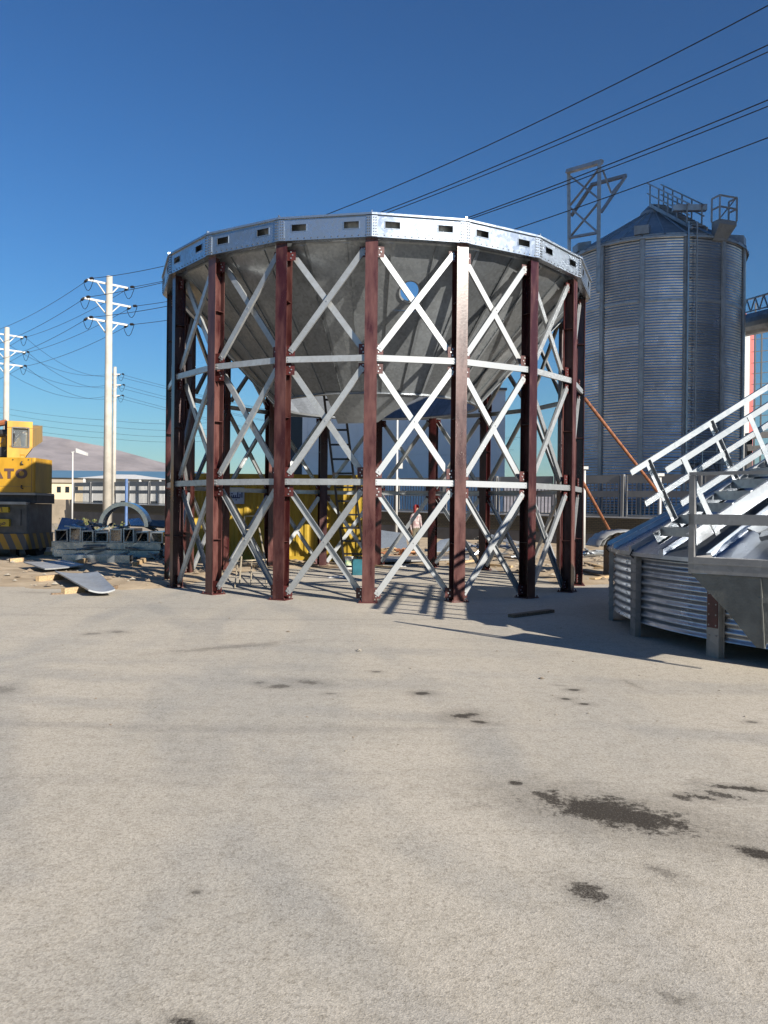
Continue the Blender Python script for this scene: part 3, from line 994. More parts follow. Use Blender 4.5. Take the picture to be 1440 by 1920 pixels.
# ------------------------------------------------------------------ unseen silo added right of the view to shade hall and tall silo
ax_w, ax_c = Vector((math.cos(SUN_T), math.sin(SUN_T), 0)), Vector((math.sin(SUN_T), -math.cos(SUN_T), 0))
p = ax_w * 43.5 - ax_c * 2
q = thing('shade_silo', 'very large unseen corrugated silo added beyond the low silo to shade the hall and tall silo', 'silo', p)
MB().lathe([(9.0 + .03 * (k % 2), .24 * k) for k in range(143)], 0, 2 * math.pi, 72).build('wall', M_siloc, q, local=True)
MB().lathe([(9.2, 34.0), (9.2, 34.15), (1.0, 38.1), (.95, 38.5), (0, 38.7)], 0, 2 * math.pi, 40).build('roof', M_silod, q, local=True)
for i in range(18):
    c = MB().box(-.09, .09, -9.14, -9.0, 0, 34.0).build('stiffener', M_silod, q, local=True) if i == 0 else c.copy()
    if i: C.objects.link(c)
    c.rotation_euler.z = ST * i
# conveyor bridge from the tall silo out of view to the right
cvA, cvB = at(1392, 612, 46.5), at(1475, 593, 42.0)
d_ = (cvB - cvA).normalized()
CV = thing('conveyor_bridge', 'grey tube conveyor with blue truss railing leaving the tall silo', 'conveyor', (cvA.x, cvA.y, 0))
MB().tube([cvA - d_ * 2, cvB], .62, 16).build('conveyor_tube', M_silod, CV)
tb = MB()
u1 = Vector((0, 0, 1.45))
tb.bar(cvA + u1, cvB + u1, .09, .09); tb.bar(cvA + Vector((0, 0, .75)), cvB + Vector((0, 0, .75)), .07, .07)
L_ = (cvB - cvA).length
for k in range(5):
    a = cvA + d_ * (L_ * k / 5); c = cvA + d_ * (L_ * (k + 1) / 5)
    m_ = (a + c) / 2
    tb.bar(a + Vector((0, 0, .7)), m_ + u1, .06, .06); tb.bar(m_ + u1, c + Vector((0, 0, .7)), .06, .06)
tb.build('truss_rail', M_silod, CV)
for f in (.98,):
    p = cvA + d_ * L_ * f
    MB().bar((p.x, p.y, 0), (p.x, p.y, p.z - .5), .3, .3, (1, 0, 0)).build('support_leg', M_silod, CV)
# white sign pylon with red border, beyond
PY = 70
M_redp = mat('sign_red', (.55, .07, .06), .5, 0, .05)
a = at(1396, 575, PY); b_ = at(1411, 860, PY)
pyl = thing('sign_pylon', 'white sign panel with curved red border standing behind the tall silo', 'sign', (a.x - 1, PY, 0))
def outline(inset):
    x0, x1 = a.x - 4.5, b_.x - inset
    z1 = a.z - inset
    pts = [(x0, .0), (x1, .0), (x1, z1 - 2.2 + inset)]
    for k in range(9):
        th = math.pi / 2 * k / 8
        pts.append((x1 - 2.2 + 2.2 * math.cos(th), z1 - 2.2 + 2.2 * math.sin(th)))
    pts.append((x0, z1))
    return pts
for ins, y, mt_, nm in ((0, PY, M_redp, 'border'), (.38, PY - .08, M_white, 'panel')):
    pts = outline(ins)
    k = len(pts)
    s = MB().add([(x, y, z) for x, z in pts] + [(x, y + .25, z) for x, z in pts], [tuple(range(k)), tuple(reversed(range(k, 2 * k)))] + [(i, k + i, k + (i + 1) % k, (i + 1) % k) for i in range(k)])
    s.build(nm, mt_, pyl)
# lattice mast beside it
LM = 66
mast = thing('lattice_mast', 'thin dark lattice mast rising beside the white sign panel', 'mast', (at(1419, 900, LM).x, LM, 0))
for (px, top) in ((1413, 568), (1425, 625)):
    p = at(px, 900, LM); t_ = at(px, top, LM)
    MB().bar((p.x, LM, 0), (p.x, LM, t_.z), .10, .10, (1, 0, 0)).build('mast_leg', M_black, mast)
for py in (637, 660, 681, 701, 721, 742, 762, 781, 810):
    c0, c1 = at(1409, py, LM), at(1440, py - 3, LM)
    MB().bar(c0, c1, .06, .06).build('mast_rung', M_black, mast)
p0, p1 = at(1400, 818, 58), at(1475, 812, 58)
gb = thing('pipe_gantry', 'dark steel beam gantry crossing behind the low silo roof', 'gantry', ((p0.x + p1.x) / 2, 58, 0))
MB().bar(p0, p1, .5, .45).build('beam', M_black, gb)
MB().bar(p0 - Vector((0, 0, .9)), p1 - Vector((0, 0, .9)), .4, .35).build('beam', M_black, gb)
for p in (p0 + Vector((.4, 0, 0)), p1 - Vector((.4, 0, 0))):
    MB().bar((p.x, p.y + .6, 0), (p.x, p.y + .6, p.z + .1), .4, .4, (1, 0, 0)).build('leg', M_black, gb)

# ------------------------------------------------------------------ boundary wall with fence
def brick_mat():
    m = mat('wall_brick', (.30, .25, .16), .9, 0, .2, 5)
    t = m.node_tree; N, L = t.nodes, t.links
    b = N['Principled BSDF']
    g = N.new('ShaderNodeTexCoord')
    mp = N.new('ShaderNodeMapping'); mp.inputs['Rotation'].default_value = (R_(90), 0, 0)
    L.new(g.outputs['Object'], mp.inputs[0])
    br = N.new('ShaderNodeTexBrick')
    br.inputs['Scale'].default_value = 1
    br.inputs['Brick Width'].default_value = .24; br.inputs['Row Height'].default_value = .085; br.inputs['Mortar Size'].default_value = .012
    br.inputs['Color1'].default_value = (.125, .098, .055, 1); br.inputs['Color2'].default_value = (.10, .078, .045, 1); br.inputs['Mortar'].default_value = (.035, .031, .025, 1)
    L.new(mp.outputs[0], br.inputs[0]); L.new(br.outputs[0], b.inputs['Base Color'])
    return m
M_brick = brick_mat()
M_plinth = mat('plinth_render', (.10, .09, .083), .9, 0, .15, 1.5)
FA, FB = Vector((at(137, 900, 80).x, 80, 0)), Vector((16.3, 33.0, 0))
fd = (FB - FA); FL = fd.length; fang = math.atan2(fd.y, fd.x)
FE = thing('boundary_fence', 'long brick boundary wall topped with a grey picket fence behind the tower', 'fence', FA + Vector((0, 0, .60)), fang)
FE.rotation_euler = (0, .0101, fang)
PW = FL / 18
for i in range(18):
    MB().box(i * PW + .003, (i + 1) * PW - .003, -.15, .15, -1.2, .58).build('plinth', M_plinth, FE, local=True)
    MB().box(i * PW + .003, (i + 1) * PW - .003, -.12, .12, .58, 1.38).build('brick_course', M_brick, FE, local=True)
    MB().box(i * PW + .003, (i + 1) * PW - .003, -.17, .17, 1.38, 1.45).build('coping', M_white, FE, local=True)
    x0, x1 = i * PW + .42, (i + 1) * PW - .06
    for (z0, z1) in ((3.02, 3.40), (2.36, 2.66), (1.47, 1.55)):
        MB().box(x0, x1, -.035, .005, z0, z1).build('fence_band', M_grey, FE, local=True)
    for x in (x0 - .03, x1 + .03):
        MB().box(x - .03, x + .03, -.05, .02, 1.45, 3.40).build('panel_stile', M_grey, FE, local=True)
    MB().box(i * PW + .10, i * PW + .24, -.09, .07, 1.45, 3.44).build('fence_post', M_grey, FE, local=True)
    n_ = int((x1 - x0) / .205)
    for k in range(1, n_):
        x = x0 + (x1 - x0) * k / n_
        if i == 0 and k == 1:
            pk0 = MB().box(-.025, .025, .006, .03, 1.55, 3.03).build('picket', M_grey, FE, local=True)
            pk0.location.x = x
        else:
            c = pk0.copy(); C.objects.link(c); c.location.x = x
# lamp posts along the fence
for (px, top, Y, lab, arm) in ((136, 848, 62, 'white lamp post with a spotlight head behind the crane', 1), (744, 780, 43, 'thin white lamp post with junction box before the grey hall', 0), (1096, 880, 35.0, 'short white post with cap in front of the fence', 2), (1238, 893, 34, 'plain white post beside the leaning rusty prop', 2)):
    p = at(px, 900, Y); t_ = at(px, top, Y)
    lp = thing('lamp_post', lab, 'lamp post', (p.x, Y, 0))
    MB().tube([(p.x, Y, 0), (p.x, Y, t_.z)], [.07, .05], 10).build('post', M_white, lp, smooth=True)
    if arm == 1:
        hd = MB().bar((p.x - .1, Y, t_.z), (p.x + .35, Y, t_.z + .08), .08, .06)
        hd.hexa([Vector((p.x + .30, Y - .2, t_.z - .02)), Vector((p.x + 1.1, Y - .2, t_.z - .25)), Vector((p.x + 1.1, Y + .2, t_.z - .25)), Vector((p.x + .30, Y + .2, t_.z - .02)),
                 Vector((p.x + .30, Y - .2, t_.z + .30)), Vector((p.x + 1.1, Y - .2, t_.z - .02)), Vector((p.x + 1.1, Y + .2, t_.z - .02)), Vector((p.x + .30, Y + .2, t_.z + .30))])
        hd.build('lamp_head', M_white, lp)
    elif arm == 0:
        MB().box(p.x - .05, p.x + .30, Y - .08, Y + .08, 3.85, 4.15).build('junction_box', M_white, lp)
    else:
        MB().box(p.x - .13, p.x + .13, Y - .13, Y + .13, t_.z, t_.z + .12).build('cap', M_white, lp)
p = at(237, 930, 70)
solo(MB().tube([(p.x, 70, 0), (p.x, 70, 4.1)], .13, 10), 'blue_post', mat('blue_paint', (.07, .13, .28), .5), 'blue painted steel post before the white gatehouse', 'post')

# ------------------------------------------------------------------ hall, canopy, gatehouse and far buildings
HZ = 66
hx0, hx1 = at(531, 800, HZ).x, 9.8
HL = thing('factory_hall', 'plain grey panel clad factory hall behind the boundary fence', 'building', ((hx0 + hx1) / 2, HZ, 0))
hz1 = 11.5
MB().box(hx0 + .05, hx1 - .05, HZ + .06, HZ + 22, 0, hz1 - .05).build('core', M_panel, HL)
nP = 9
pw_ = (hx1 - hx0) / nP
for i in range(nP):
    for (z0, z1) in ((0, 6.15), (6.18, hz1)):
        x0 = hx0 + i * pw_
        if i == 0 and z0 == 0:
            continue
        MB().box(x0 + .012, x0 + pw_ - .012, HZ - .02 + .02 * ((i * 7) % 3), HZ + .1, z0, z1).build('wall_panel', M_panel, HL)
dx0, dx1 = at(541, 800, HZ).x, at(567, 800, HZ).x
z7 = at(550, 781, HZ).z
MB().box(dx0, dx1, HZ - .03, HZ + .08, 0, z7).build('door', mat('door_navy', (.012, .018, .028), .4), HL)
MB().box(hx0 + .012, dx0 - .005, HZ, HZ + .1, 0, 6.15).build('wall_panel', M_panel, HL)
MB().box(dx1 + .005, hx0 + pw_ - .012, HZ, HZ + .1, 0, 6.15).build('wall_panel', M_panel, HL)
MB().box(hx0 - .1, hx1 + .1, HZ - .12, HZ + 22.1, hz1, hz1 + .18).build('parapet', M_grey, HL)
# white gatehouse
GY = 97
g0_, g1_ = at(147, 900, GY), at(312, 900, GY)
GH = thing('gatehouse', 'low white gatehouse with shallow pitched roof behind the fence', 'building', ((g0_.x + g1_.x) / 2, GY + 3, 0))
zr, ze = at(230, 888.5, GY).z, at(230, 897, GY).z
MB().box(g0_.x + .6, g1_.x - .2, GY + .8, GY + 7, 0, ze - .02).build('wall', M_white, GH)
xm = at(205, 890, GY).x
MB().add([(g0_.x - .2, GY, ze), (g1_.x + .2, GY, ze - .1), (g1_.x + .2, GY + 8, ze), (g0_.x - .2, GY + 8, ze), (xm, GY + 2, zr), (xm + 2.5, GY + 2, zr), (xm + 2.5, GY + 6, zr), (xm, GY + 6, zr)],
        [(0, 1, 5, 4), (1, 2, 6, 5), (2, 3, 7, 6), (3, 0, 4, 7), (4, 5, 6, 7), (3, 2, 1, 0)]).build('roof', M_white, GH)
for px in (157, 207, 262, 300):
    x = at(px, 900, GY).x
    MB().box(x - .12, x + .12, GY + .1, GY + .34, 0, ze - .02).build('column', M_white, GH)
for px in (180, 232, 283):
    x = at(px, 900, GY).x
    w_ = MB().box(x - .55, x + .55, GY + .74, GY + .82, 1.0, 2.4).build('window', M_glassd, GH)
    MB().box(x - .62, x + .62, GY + .70, GY + .739, .9, 1.0).build('sill', M_white, w_)
# cream house, blue-roofed shed
BY = 125
b0, b1 = at(96, 915, BY), at(150, 915, BY)
CH = thing('cream_house', 'small flat roofed cream house between crane and lamp post', 'building', ((b0.x + b1.x) / 2, BY, 0))
zc = at(110, 905, BY).z
MB().box(b0.x, b1.x, BY, BY + 8, 0, zc).build('wall', M_cream, CH)
MB().box(b0.x - .3, b1.x + .3, BY - .3, BY + 8.3, zc, zc + .5).build('roof', M_tan, CH)
for k in range(3):
    x = b0.x + .9 + 1.3 * k
    MB().box(x, x + .6, BY - .05, BY + .05, zc - 1.5, zc - .6).build('window', M_glassd, CH)
WY = 230
w0_, w1_ = at(60, 890, WY), at(360, 890, WY)
WH = thing('blue_shed', 'very long low shed with a pale blue roof below the hills', 'building', ((w0_.x + w1_.x) / 2, WY, 0))
zt, zl = at(150, 882.5, WY + 14).z, at(150, 896, WY).z
MB().box(w0_.x + 1, w1_.x - 1, WY + 1, WY + 26, 0, zl).build('wall', M_tan, WH)
MB().add([(w0_.x, WY, zl), (w1_.x, WY, zl), (w1_.x, WY + 14, zt), (w0_.x, WY + 14, zt), (w0_.x, WY + 28, zl), (w1_.x, WY + 28, zl)], [(0, 1, 2, 3), (3, 2, 5, 4), (0, 3, 4), (1, 5, 2)]).build('roof', M_blue, WH)
# low tan yard wall left of the fence
ta, tb_ = at(-40, 930, 84), at(139, 930, 81)
tw = MB().bar((ta.x, 84, 1.1), (tb_.x, 81, 1.1), .3, 2.5, (0, 0, 1))
solo(tw, 'yard_wall', mat('yard_wall_block', (.33, .27, .20), .9, 0, .15, 1), 'low tan block wall continuing from the fence behind the crane', 'wall')

# ------------------------------------------------------------------ power poles and wires
LDIR = Vector((.69, -.72, 0)).normalized()
PERP = Vector((.72, .69, 0)).normalized()
def pole(px, top_py, Y, label, arms, perp, armlen, base_r=.24, top_r=.16):
    b = at(px, 950, Y); t_ = at(px, top_py, Y)
    q = thing('power_pole', label, 'power pole', (b.x, Y, 0), 0, 'concrete power poles')
    MB().tube([(b.x, Y, -.05), (b.x, Y, t_.z)], [base_r, top_r], 16).build('shaft', M_conc, q, smooth=True)
    tips = []
    for k, py in enumerate(arms):
        z = at(px, py, Y).z
        hl = armlen * (1.15 if k == 1 else 1.0)
        cA, cB = Vector((b.x, Y, z)) - perp * hl, Vector((b.x, Y, z)) + perp * hl
        a_ = MB().bar(cA - LDIR * .2, cB - LDIR * .2, .09, .10)
        for sg in (-1, 1):
            e = Vector((b.x, Y, z)) + perp * (hl * .55 * sg) - LDIR * .2
            a_.bar(e, Vector((b.x, Y, z - .62)) + perp * .1 * sg - LDIR * .2, .06, .05)
        arm = a_.build('crossarm', M_white, q)
        for tip in (cA, cB):
            for sg in (-1, 1):
                i0 = tip + LDIR * (.10 * sg); i1 = tip + LDIR * (.62 * sg) + Vector((0, 0, -.08))
                ins = MB().tube([i0 + (i1 - i0) * f for f in (0, .2, .25, .4, .45, .6, .65, .85, 1)], [.025, .025, .075, .035, .075, .035, .075, .03, .02], 8)
                ins.build('insulator', M_black, arm)
            j = [tip + LDIR * (.62 * f) + Vector((0, 0, -.08 - .55 * (1 - f * f))) for f in (-1, -.8, -.4, 0, .4, .8, 1)]
            MB().tube(j, .016, 5).build('jumper', M_wire, arm)
        tips += [cA, cB]
    return tips
p1 = pole(201, 518, 44, 'nearest concrete pole with three white crossarms behind the steel pile', (531, 566, 602), PERP, 1.15)
p2 = pole(10, 614, 57, 'concrete pole with white crossarms rising behind the yellow crane cab', (627, 655, 682), PERP, 1.15)
p3 = pole(213, 688, 74, 'slender concrete pole with short dark brackets close behind the nearest pole', (701, 721, 741), Vector((1, .1, 0)).normalized(), .55, .2, .14)
def wire(a, c, sag, label, grp, r=.014, n=24):
    pts = [a + (c - a) * (k / n) - Vector((0, 0, sag * 4 * (k / n) * (1 - k / n))) for k in range(n + 1)]
    solo(MB().tube(pts, r, 5), 'power_wire', M_wire, label, 'wire', grp)
FAR = Vector((24.0, -25.4, 0))
ARM = ('top', 'middle', 'lowest'); END = ('crane side', 'hall side')
for k, a in enumerate(p1):
    w_ = 'the %s end of the %s crossarm' % (END[k % 2], ARM[k // 2])
    c = a + FAR * 1.62 + Vector((0, 0, (2.8, 2.1, 1.8, 1.7, 1.7, 2.0)[k]))
    wire(a + LDIR * .6 + Vector((0, 0, -.08)), c, (2.9, 2.1, 2.2, 2.1, 2.2, 2.1)[k], 'wire over the tower from ' + w_, 'wires over the tower', .0145, 40)
    wire(a - LDIR * .6 + Vector((0, 0, -.08)), p2[k] + LDIR * .6 + Vector((0, 0, -.08)), .25, 'wire between the two white armed poles at ' + w_, 'wires between the first two poles', .013)
    wire(p2[k] - LDIR * .6 + Vector((0, 0, -.08)), p2[k] - LDIR * 40 + Vector((0, 0, -.3)), .8, 'wire leaving the crane pole from ' + w_, 'wires leaving the crane side pole', .013)
    wire(p2[k] + PERP * .1, p3[k] + Vector((0, 0, -.05)), 1.1, 'sagging wire to the slender pole from ' + w_, 'sagging wires to the slender pole', .012)
    wire(p3[k] + Vector((.1, 0, -.05)), Vector((14, 84 + 2 * k, p3[k].z - 4.5)), 1.2, 'thin wire behind the tower from %s end of the slender pole %s bracket' % (END[k % 2], ARM[k // 2]), 'wires behind the tower', .012)
for k, (y0, y1) in enumerate(((760, 788), (770, 800), (781, 812), (794, 822))):
    wire(at(-40, y0 - 5, 90), at(206, y1, 74), .3, '%s of four low level wires between crane cab and slender pole' % ('highest', 'second highest', 'second lowest', 'lowest')[k], 'low level wires', .012)
    wire(at(206, y1, 74), at(420, y1 + 2, 80), .3, '%s of four low level wires between slender pole and tower' % ('highest', 'second highest', 'second lowest', 'lowest')[k], 'low level wires', .012)

# ------------------------------------------------------------------ mobile crane at the left edge
KY = 25.0
def kx(px, Y=KY): return at(px, 940, Y).x
def kz(py, Y=KY): return at(40, py, Y).z
KR, KL = kx(65), kx(65) - 2.75
KRb = kx(54)
CR = thing('mobile_crane', 'yellow mobile crane with hazard striped bumper parked beside the steel pile', 'crane', (KR, KY, 0))
def hazard():
    m = mat('hazard_stripes', (.6, .34, .03), .5)
    t = m.node_tree; N, L = t.nodes, t.links
    b = N['Principled BSDF']
    g = N.new('ShaderNodeNewGeometry'); sp_ = N.new('ShaderNodeSeparateXYZ'); L.new(g.outputs['Position'], sp_.inputs[0])
    m1 = N.new('ShaderNodeMath'); m1.operation = 'MULTIPLY_ADD'; L.new(sp_.outputs[2], m1.inputs[0]); m1.inputs[1].default_value = .46; m0 = N.new('ShaderNodeMath'); m0.operation = 'MULTIPLY_ADD'; L.new(sp_.outputs[1], m0.inputs[0]); m0.inputs[1].default_value = .8; L.new(sp_.outputs[0], m0.inputs[2]); L.new(m0.outputs[0], m1.inputs[2])
    m2 = N.new('ShaderNodeMath'); m2.operation = 'MULTIPLY_ADD'; L.new(m1.outputs[0], m2.inputs[0]); m2.inputs[1].default_value = 1 / .41; m2.inputs[2].default_value = 40.06
    m3 = N.new('ShaderNodeMath'); m3.operation = 'FRACT'; L.new(m2.outputs[0], m3.inputs[0])
    m4 = N.new('ShaderNodeMath'); m4.operation = 'GREATER_THAN'; L.new(m3.outputs[0], m4.inputs[0]); m4.inputs[1].default_value = .52
    mx = N.new('ShaderNodeMix'); mx.data_type = 'RGBA'; L.new(m4.outputs[0], mx.inputs[0])
    mx.inputs[6].default_value = (.075, .07, .07, 1); mx.inputs[7].default_value = (.36, .19, .018, 1)
    L.new(mx.outputs[2], b.inputs['Base Color'])
    return m
def rbox(x0, x1, y0, y1, z0, z1, ch, mi=0, mb=None):      # box with chamfered vertical edges
    mb = mb or MB()
    pts = [(x0 + ch, y0), (x1 - ch, y0), (x1, y0 + ch), (x1, y1 - ch), (x1 - ch, y1), (x0 + ch, y1), (x0, y1 - ch), (x0, y0 + ch)]
    mb.add([(x, y, z0) for x, y in pts] + [(x, y, z1) for x, y in pts], [tuple(range(7, -1, -1)), tuple(range(8, 16))] + [(i, (i + 1) % 8, 8 + (i + 1) % 8, 8 + i) for i in range(8)], mi)
    return mb
rbox(KL, KRb + .02, KY - .10, KY + 1.85, kz(1030), kz(1001), .04).build('bumper', hazard(), CR)
rbox(KL + .02, KRb, KY - .02, KY + 1.8, kz(1000.8), kz(944), .05).build('rear_body', M_cgrey, CR)
MB().box(KL - .03, KRb - .02, KY - .16, KY + .5, kz(946), kz(941)).build('step_edge', mat('worn_steel', (.30, .30, .30), .45, .6, .2), CR)
MB().bar((KR - 1.75, KY + .9, 1.2), (KR - 1.75 - 3.3, KY + 9.5, 1.2), 2.3, .9).build('carrier_deck', M_cgrey, CR)
rbox(KL + .0, KR - .02, KY + .15, KY + 1.6, kz(943.5), kz(926), .05).build('turntable_deck', M_dark, CR)
MB().box(KL, KR + .03, KY - .02, KY + 1.4, kz(928), kz(924)).build('deck_lip', mat('lip_steel', (.30, .29, .27), .6, .4), CR)
cw = rbox(KL, KR, KY, KY + 1.32, kz(923.5), kz(858), .04)
cwo = cw.build('counterweight', M_yel, CR)
cwo['label'] = 'yellow counterweight lettered KATO'
for py in (868, 913):
    h_ = MB().tube([(kx(41), KY - .02, kz(py) + .04), (kx(41), KY - .06, kz(py) + .02), (kx(41), KY - .06, kz(py) - .03), (kx(43), KY - .01, kz(py) - .05)], .02, 6)
    h_.build('lifting_eye', M_dark, cwo)
for (xa_, za_, xb_, zb_) in ((KL + .9, kz(920), KL + .9, kz(860)), (KR - .10, kz(922), KR - .10, kz(859)), (KL, kz(912), KR - .1, kz(912))):
    MB().bar((xa_, KY - .004, za_), (xb_, KY - .004, zb_), .008, .006, (1, 0, 0) if xa_ == xb_ else (0, 0, 1)).build('panel_seam', M_cgrey, cwo)
for k_ in range(6):
    MB().bolt((KL + .15 + .48 * k_, KY - .002, kz(862)), (0, -1, 0), .02, .015).build('bolt', M_dark, cwo)
for (pa, pb, pc) in (((8, 846), (20, 836), (24, 856)), ((2, 830), (12, 815), (26, 848)), ((20, 800), (27, 815), (24, 840))):
    MB().tube([at(*pa, KY + 1.3), at(*pb, KY + 1.25), at(*pc, KY + 1.3)], .02, 6).build('hose', M_dark, CR)
MB().tube([at(38, 857, KY + .4), at(38, 853, KY + .4), at(46, 853, KY + .4), at(46, 857, KY + .4)], .018, 6).build('grab_handle', M_yel, CR)
def text_mesh(body, size, mtl, name, parent, loc, bold=0.0, ext=.004, sx=1.0):
    cu = bpy.data.curves.new(name, 'FONT')
    cu.body = body; cu.size = size; cu.align_x = 'CENTER'; cu.align_y = 'CENTER'; cu.extrude = ext; cu.offset = bold; cu.resolution_u = 3
    tmp = bpy.data.objects.new('tmp_text', cu); C.objects.link(tmp)
    bpy.context.view_layer.update()
    me = bpy.data.meshes.new_from_object(tmp.evaluated_get(bpy.context.evaluated_depsgraph_get()))
    bpy.data.objects.remove(tmp); bpy.data.curves.remove(cu)
    R90 = Matrix.Rotation(math.pi / 2, 4, 'X') @ Matrix.Scale(sx, 4, (1, 0, 0))
    me.transform(R90)
    me.name = name
    me.materials.clear(); me.materials.append(mtl)
    o = bpy.data.objects.new(name, me); C.objects.link(o)
    o.parent = parent
    o.location = Vector(loc) - wpos(parent)
    return o
M_letter = mat('letter_brown', (.09, .05, .045), .55, 0, .15, 6)
for ch_, px in (('K', -29), ('A', -5), ('T', 17), ('O', 40)):
    text_mesh(ch_, .385, M_letter, 'letter', cwo, (kx(px), KY - .012, kz(889)), .022, .006, 1.12)
M_plate = mat('plate_yellow', (.45, .31, .015), .45, 0, .05)
for (x0, x1, y0, y1, tx, tpx) in ((-40, 19.5, 951, 961, '\u06F4\u06F2\u06F6\u06F2\u06F1', 2), (-45, 21, 973.5, 987, '\u06F3\u06F7\u06F7\u06F2 \u0635', -2)):
    pl = MB().box(kx(x0), kx(x1), KY - .14, KY - .03, kz(y1), kz(y0)).build('number_plate', M_plate, CR)
    text_mesh(tx, .20, M_letter, 'plate_number', pl, (kx(tpx) - .1, KY - .146, kz((y0 + y1) / 2)), .004, .003)
# cab, raised behind the counterweight
CYc = KY + 1.5
c1x = at(61, 830, CYc).x
c0x = c1x - 1.05
zb0, zt0 = kz(857, CYc) - .1, kz(791, CYc)
wz0, wz1 = kz(839, CYc), kz(803, CYc)
wx0, wx1 = c1x - .60, c1x - .11
cb = MB()
cb.box(wx1, c1x, CYc, CYc + 1.6, wz0 - .02, zt0 - .08)            # right post
cb.box(c0x + .35, wx0, CYc, CYc + 1.6, wz0 - .02, wz0 + .05)
cb.box(c0x + .3, wx0, CYc, CYc + .08, wz0, zt0 - .1)
cb.box(c0x + .3, c1x, CYc - .02, CYc + 1.7, wz1, zt0)                # roof band
cb.hexa([Vector(p) for p in ((c0x + .3, CYc, zb0), (c1x - .28, CYc, zb0), (c1x - .28, CYc + 1.6, zb0), (c0x + .3, CYc + 1.6, zb0), (c0x + .3, CYc, wz0), (c1x, CYc, wz0), (c1x, CYc + 1.6, wz0), (c0x + .3, CYc + 1.6, wz0))])
piv = Vector((c1x, CYc, 0))
cab = bpy.data.objects.new('cab', None)
C.objects.link(cab); cab.parent = CR; cab.location = piv - CR.location
cb.build('cab_shell', M_yel, cab)
gm = bpy.data.materials.new('cab_glass'); gm.use_nodes = True
gb_ = gm.node_tree.nodes['Principled BSDF']; gb_.inputs['Base Color'].default_value = (.75, .82, .86, 1); gb_.inputs['Roughness'].default_value = .05; gb_.inputs['Transmission Weight'].default_value = .9; gb_.inputs['IOR'].default_value = 1.1
MB().box(wx0 + .01, wx1 - .01, CYc + .05, CYc + .06, wz0 + .03, wz1 - .03).build('window_pane', gm, cab)
fr_m = MB()
for (a, c) in (((wx0, wz0), (wx1, wz0)), ((wx0, wz1), (wx1, wz1)), ((wx0, wz0), (wx0, wz1)), ((wx1, wz0), (wx1, wz1))):
    fr_m.bar((a[0], CYc - .01, a[1]), (c[0], CYc - .01, c[1]), .04, .04, (0, 1, 0))
fr_m.build('window_frame', M_cgrey, cab)
cab.rotation_euler.z = R_(25)
mc = MB()
mc.box(kx(-60, CYc), kx(14, CYc), CYc + .1, CYc + 1.0, kz(856, CYc), kz(838, CYc))
mc.bar(at(5, 858, CYc + .3), at(32, 806, CYc + .3), .3, .22, (0, 1, 0))
mc.tube([at(-20, 812, CYc + .1), at(24, 812, CYc + .1)], .12, 10)
mc.tube([at(14, 800, CYc + .2), at(17, 856, CYc + .2)], .07, 8)
mc.box(kx(10, CYc), kx(22, CYc), CYc - .1, CYc + .5, kz(806, CYc), kz(790, CYc))
mc.build('winch', M_dark, CR)
MB().bar((kx(-35), CYc + .2, kz(828)), (kx(-35) - 3, CYc + 9, kz(828) + 1.2), .8, .7).build('boom', M_yel, CR)
MB().tube([at(-5, 795, CYc + .5), at(12, 792, CYc + .5)], .10, 8).build('boom_pin', mat('pin_red', (.30, .10, .04), .6), CR)
for x in (KRb - .25, KL + .35):
    for y in (KY + 1.1,):
        w = MB().tube([(x - .16, y, .5), (x + .16, y, .5)], .5, 24).build('tyre', M_rubber, CR, smooth=False)
        MB().tube([(x - .17, y, .5), (x + .17, y, .5)], .28, 16).build('rim', M_cgrey, w)
for x in (KRb - .7, KL + .7):
    MB().box(x - .09, x + .09, KY + .5, KY + .75, .03, 1.2).build('outrigger', M_dark, CR)
    MB().box(x - .2, x + .2, KY + .4, KY + .85, -.01, .05).build('outrigger_foot', M_dark, CR)
MB().box(KRb - .35, KRb - .22, KY - .06, KY - .02, kz(985), kz(955)).build('tail_lamp', M_cgrey, CR)

# ------------------------------------------------------------------ yellow shipping container under the far side of the tower
XY = 25.1
x0, x1 = at(318, 960, XY).x, at(679, 960, XY).x
XZ = 2.72
XC = thing('shipping_container', 'yellow corrugated shipping container standing behind the tower columns', 'container', ((x0 + x1) / 2, XY + 1.2, 0))
pr = []
npit = 21
xl, xr = x0 + .16, x1 - .16
pit = (xr - xl) / npit
for k in range(npit):
    b = xl + k * pit
    pr += [(b, 0), (b + pit * .28, 0), (b + pit * .5, .045), (b + pit * .78, .045)]
pr.append((xr, 0))
cw_ = MB()
for (x, d) in pr:
    cw_.v += [Vector((x, XY + .02 + d, .18)), Vector((x, XY + .02 + d, XZ - .12))]
cw_.f = [(2 * k, 2 * k + 2, 2 * k + 3, 2 * k + 1) for k in range(len(pr) - 1)]; cw_.m = [0] * len(cw_.f)
cw_.build('side_wall', M_yelc, XC)
MB().box(x0 + .02, x1 - .02, XY + .08, XY + 2.4, .18, XZ - .03).build('body', M_yelc, XC)
for x in (x0, x1 - .16):
    for y in (XY, XY + 2.28):
        MB().box(x, x + .16, y, y + .16, .05, XZ).build('corner_post', M_yelc, XC)
for z0_, z1_ in ((.05, .19), (XZ - .12, XZ)):
    MB().box(x0 + .163, x1 - .163, XY - .003, XY + .10, z0_, z1_).build('rail', M_yelc, XC)
s0_, s1_ = at(423, 914, XY), at(458, 945, XY)
sg = MB().box(s0_.x, s1_.x, XY - .03, XY - .005, s1_.z, s0_.z).build('sign', mat('sign_blue', (.30, .36, .48), .5), XC)
sg['label'] = 'pale blue sign with dark blue lettering'
M_ink = mat('sign_ink', (.02, .03, .10), .6)
txs = MB()
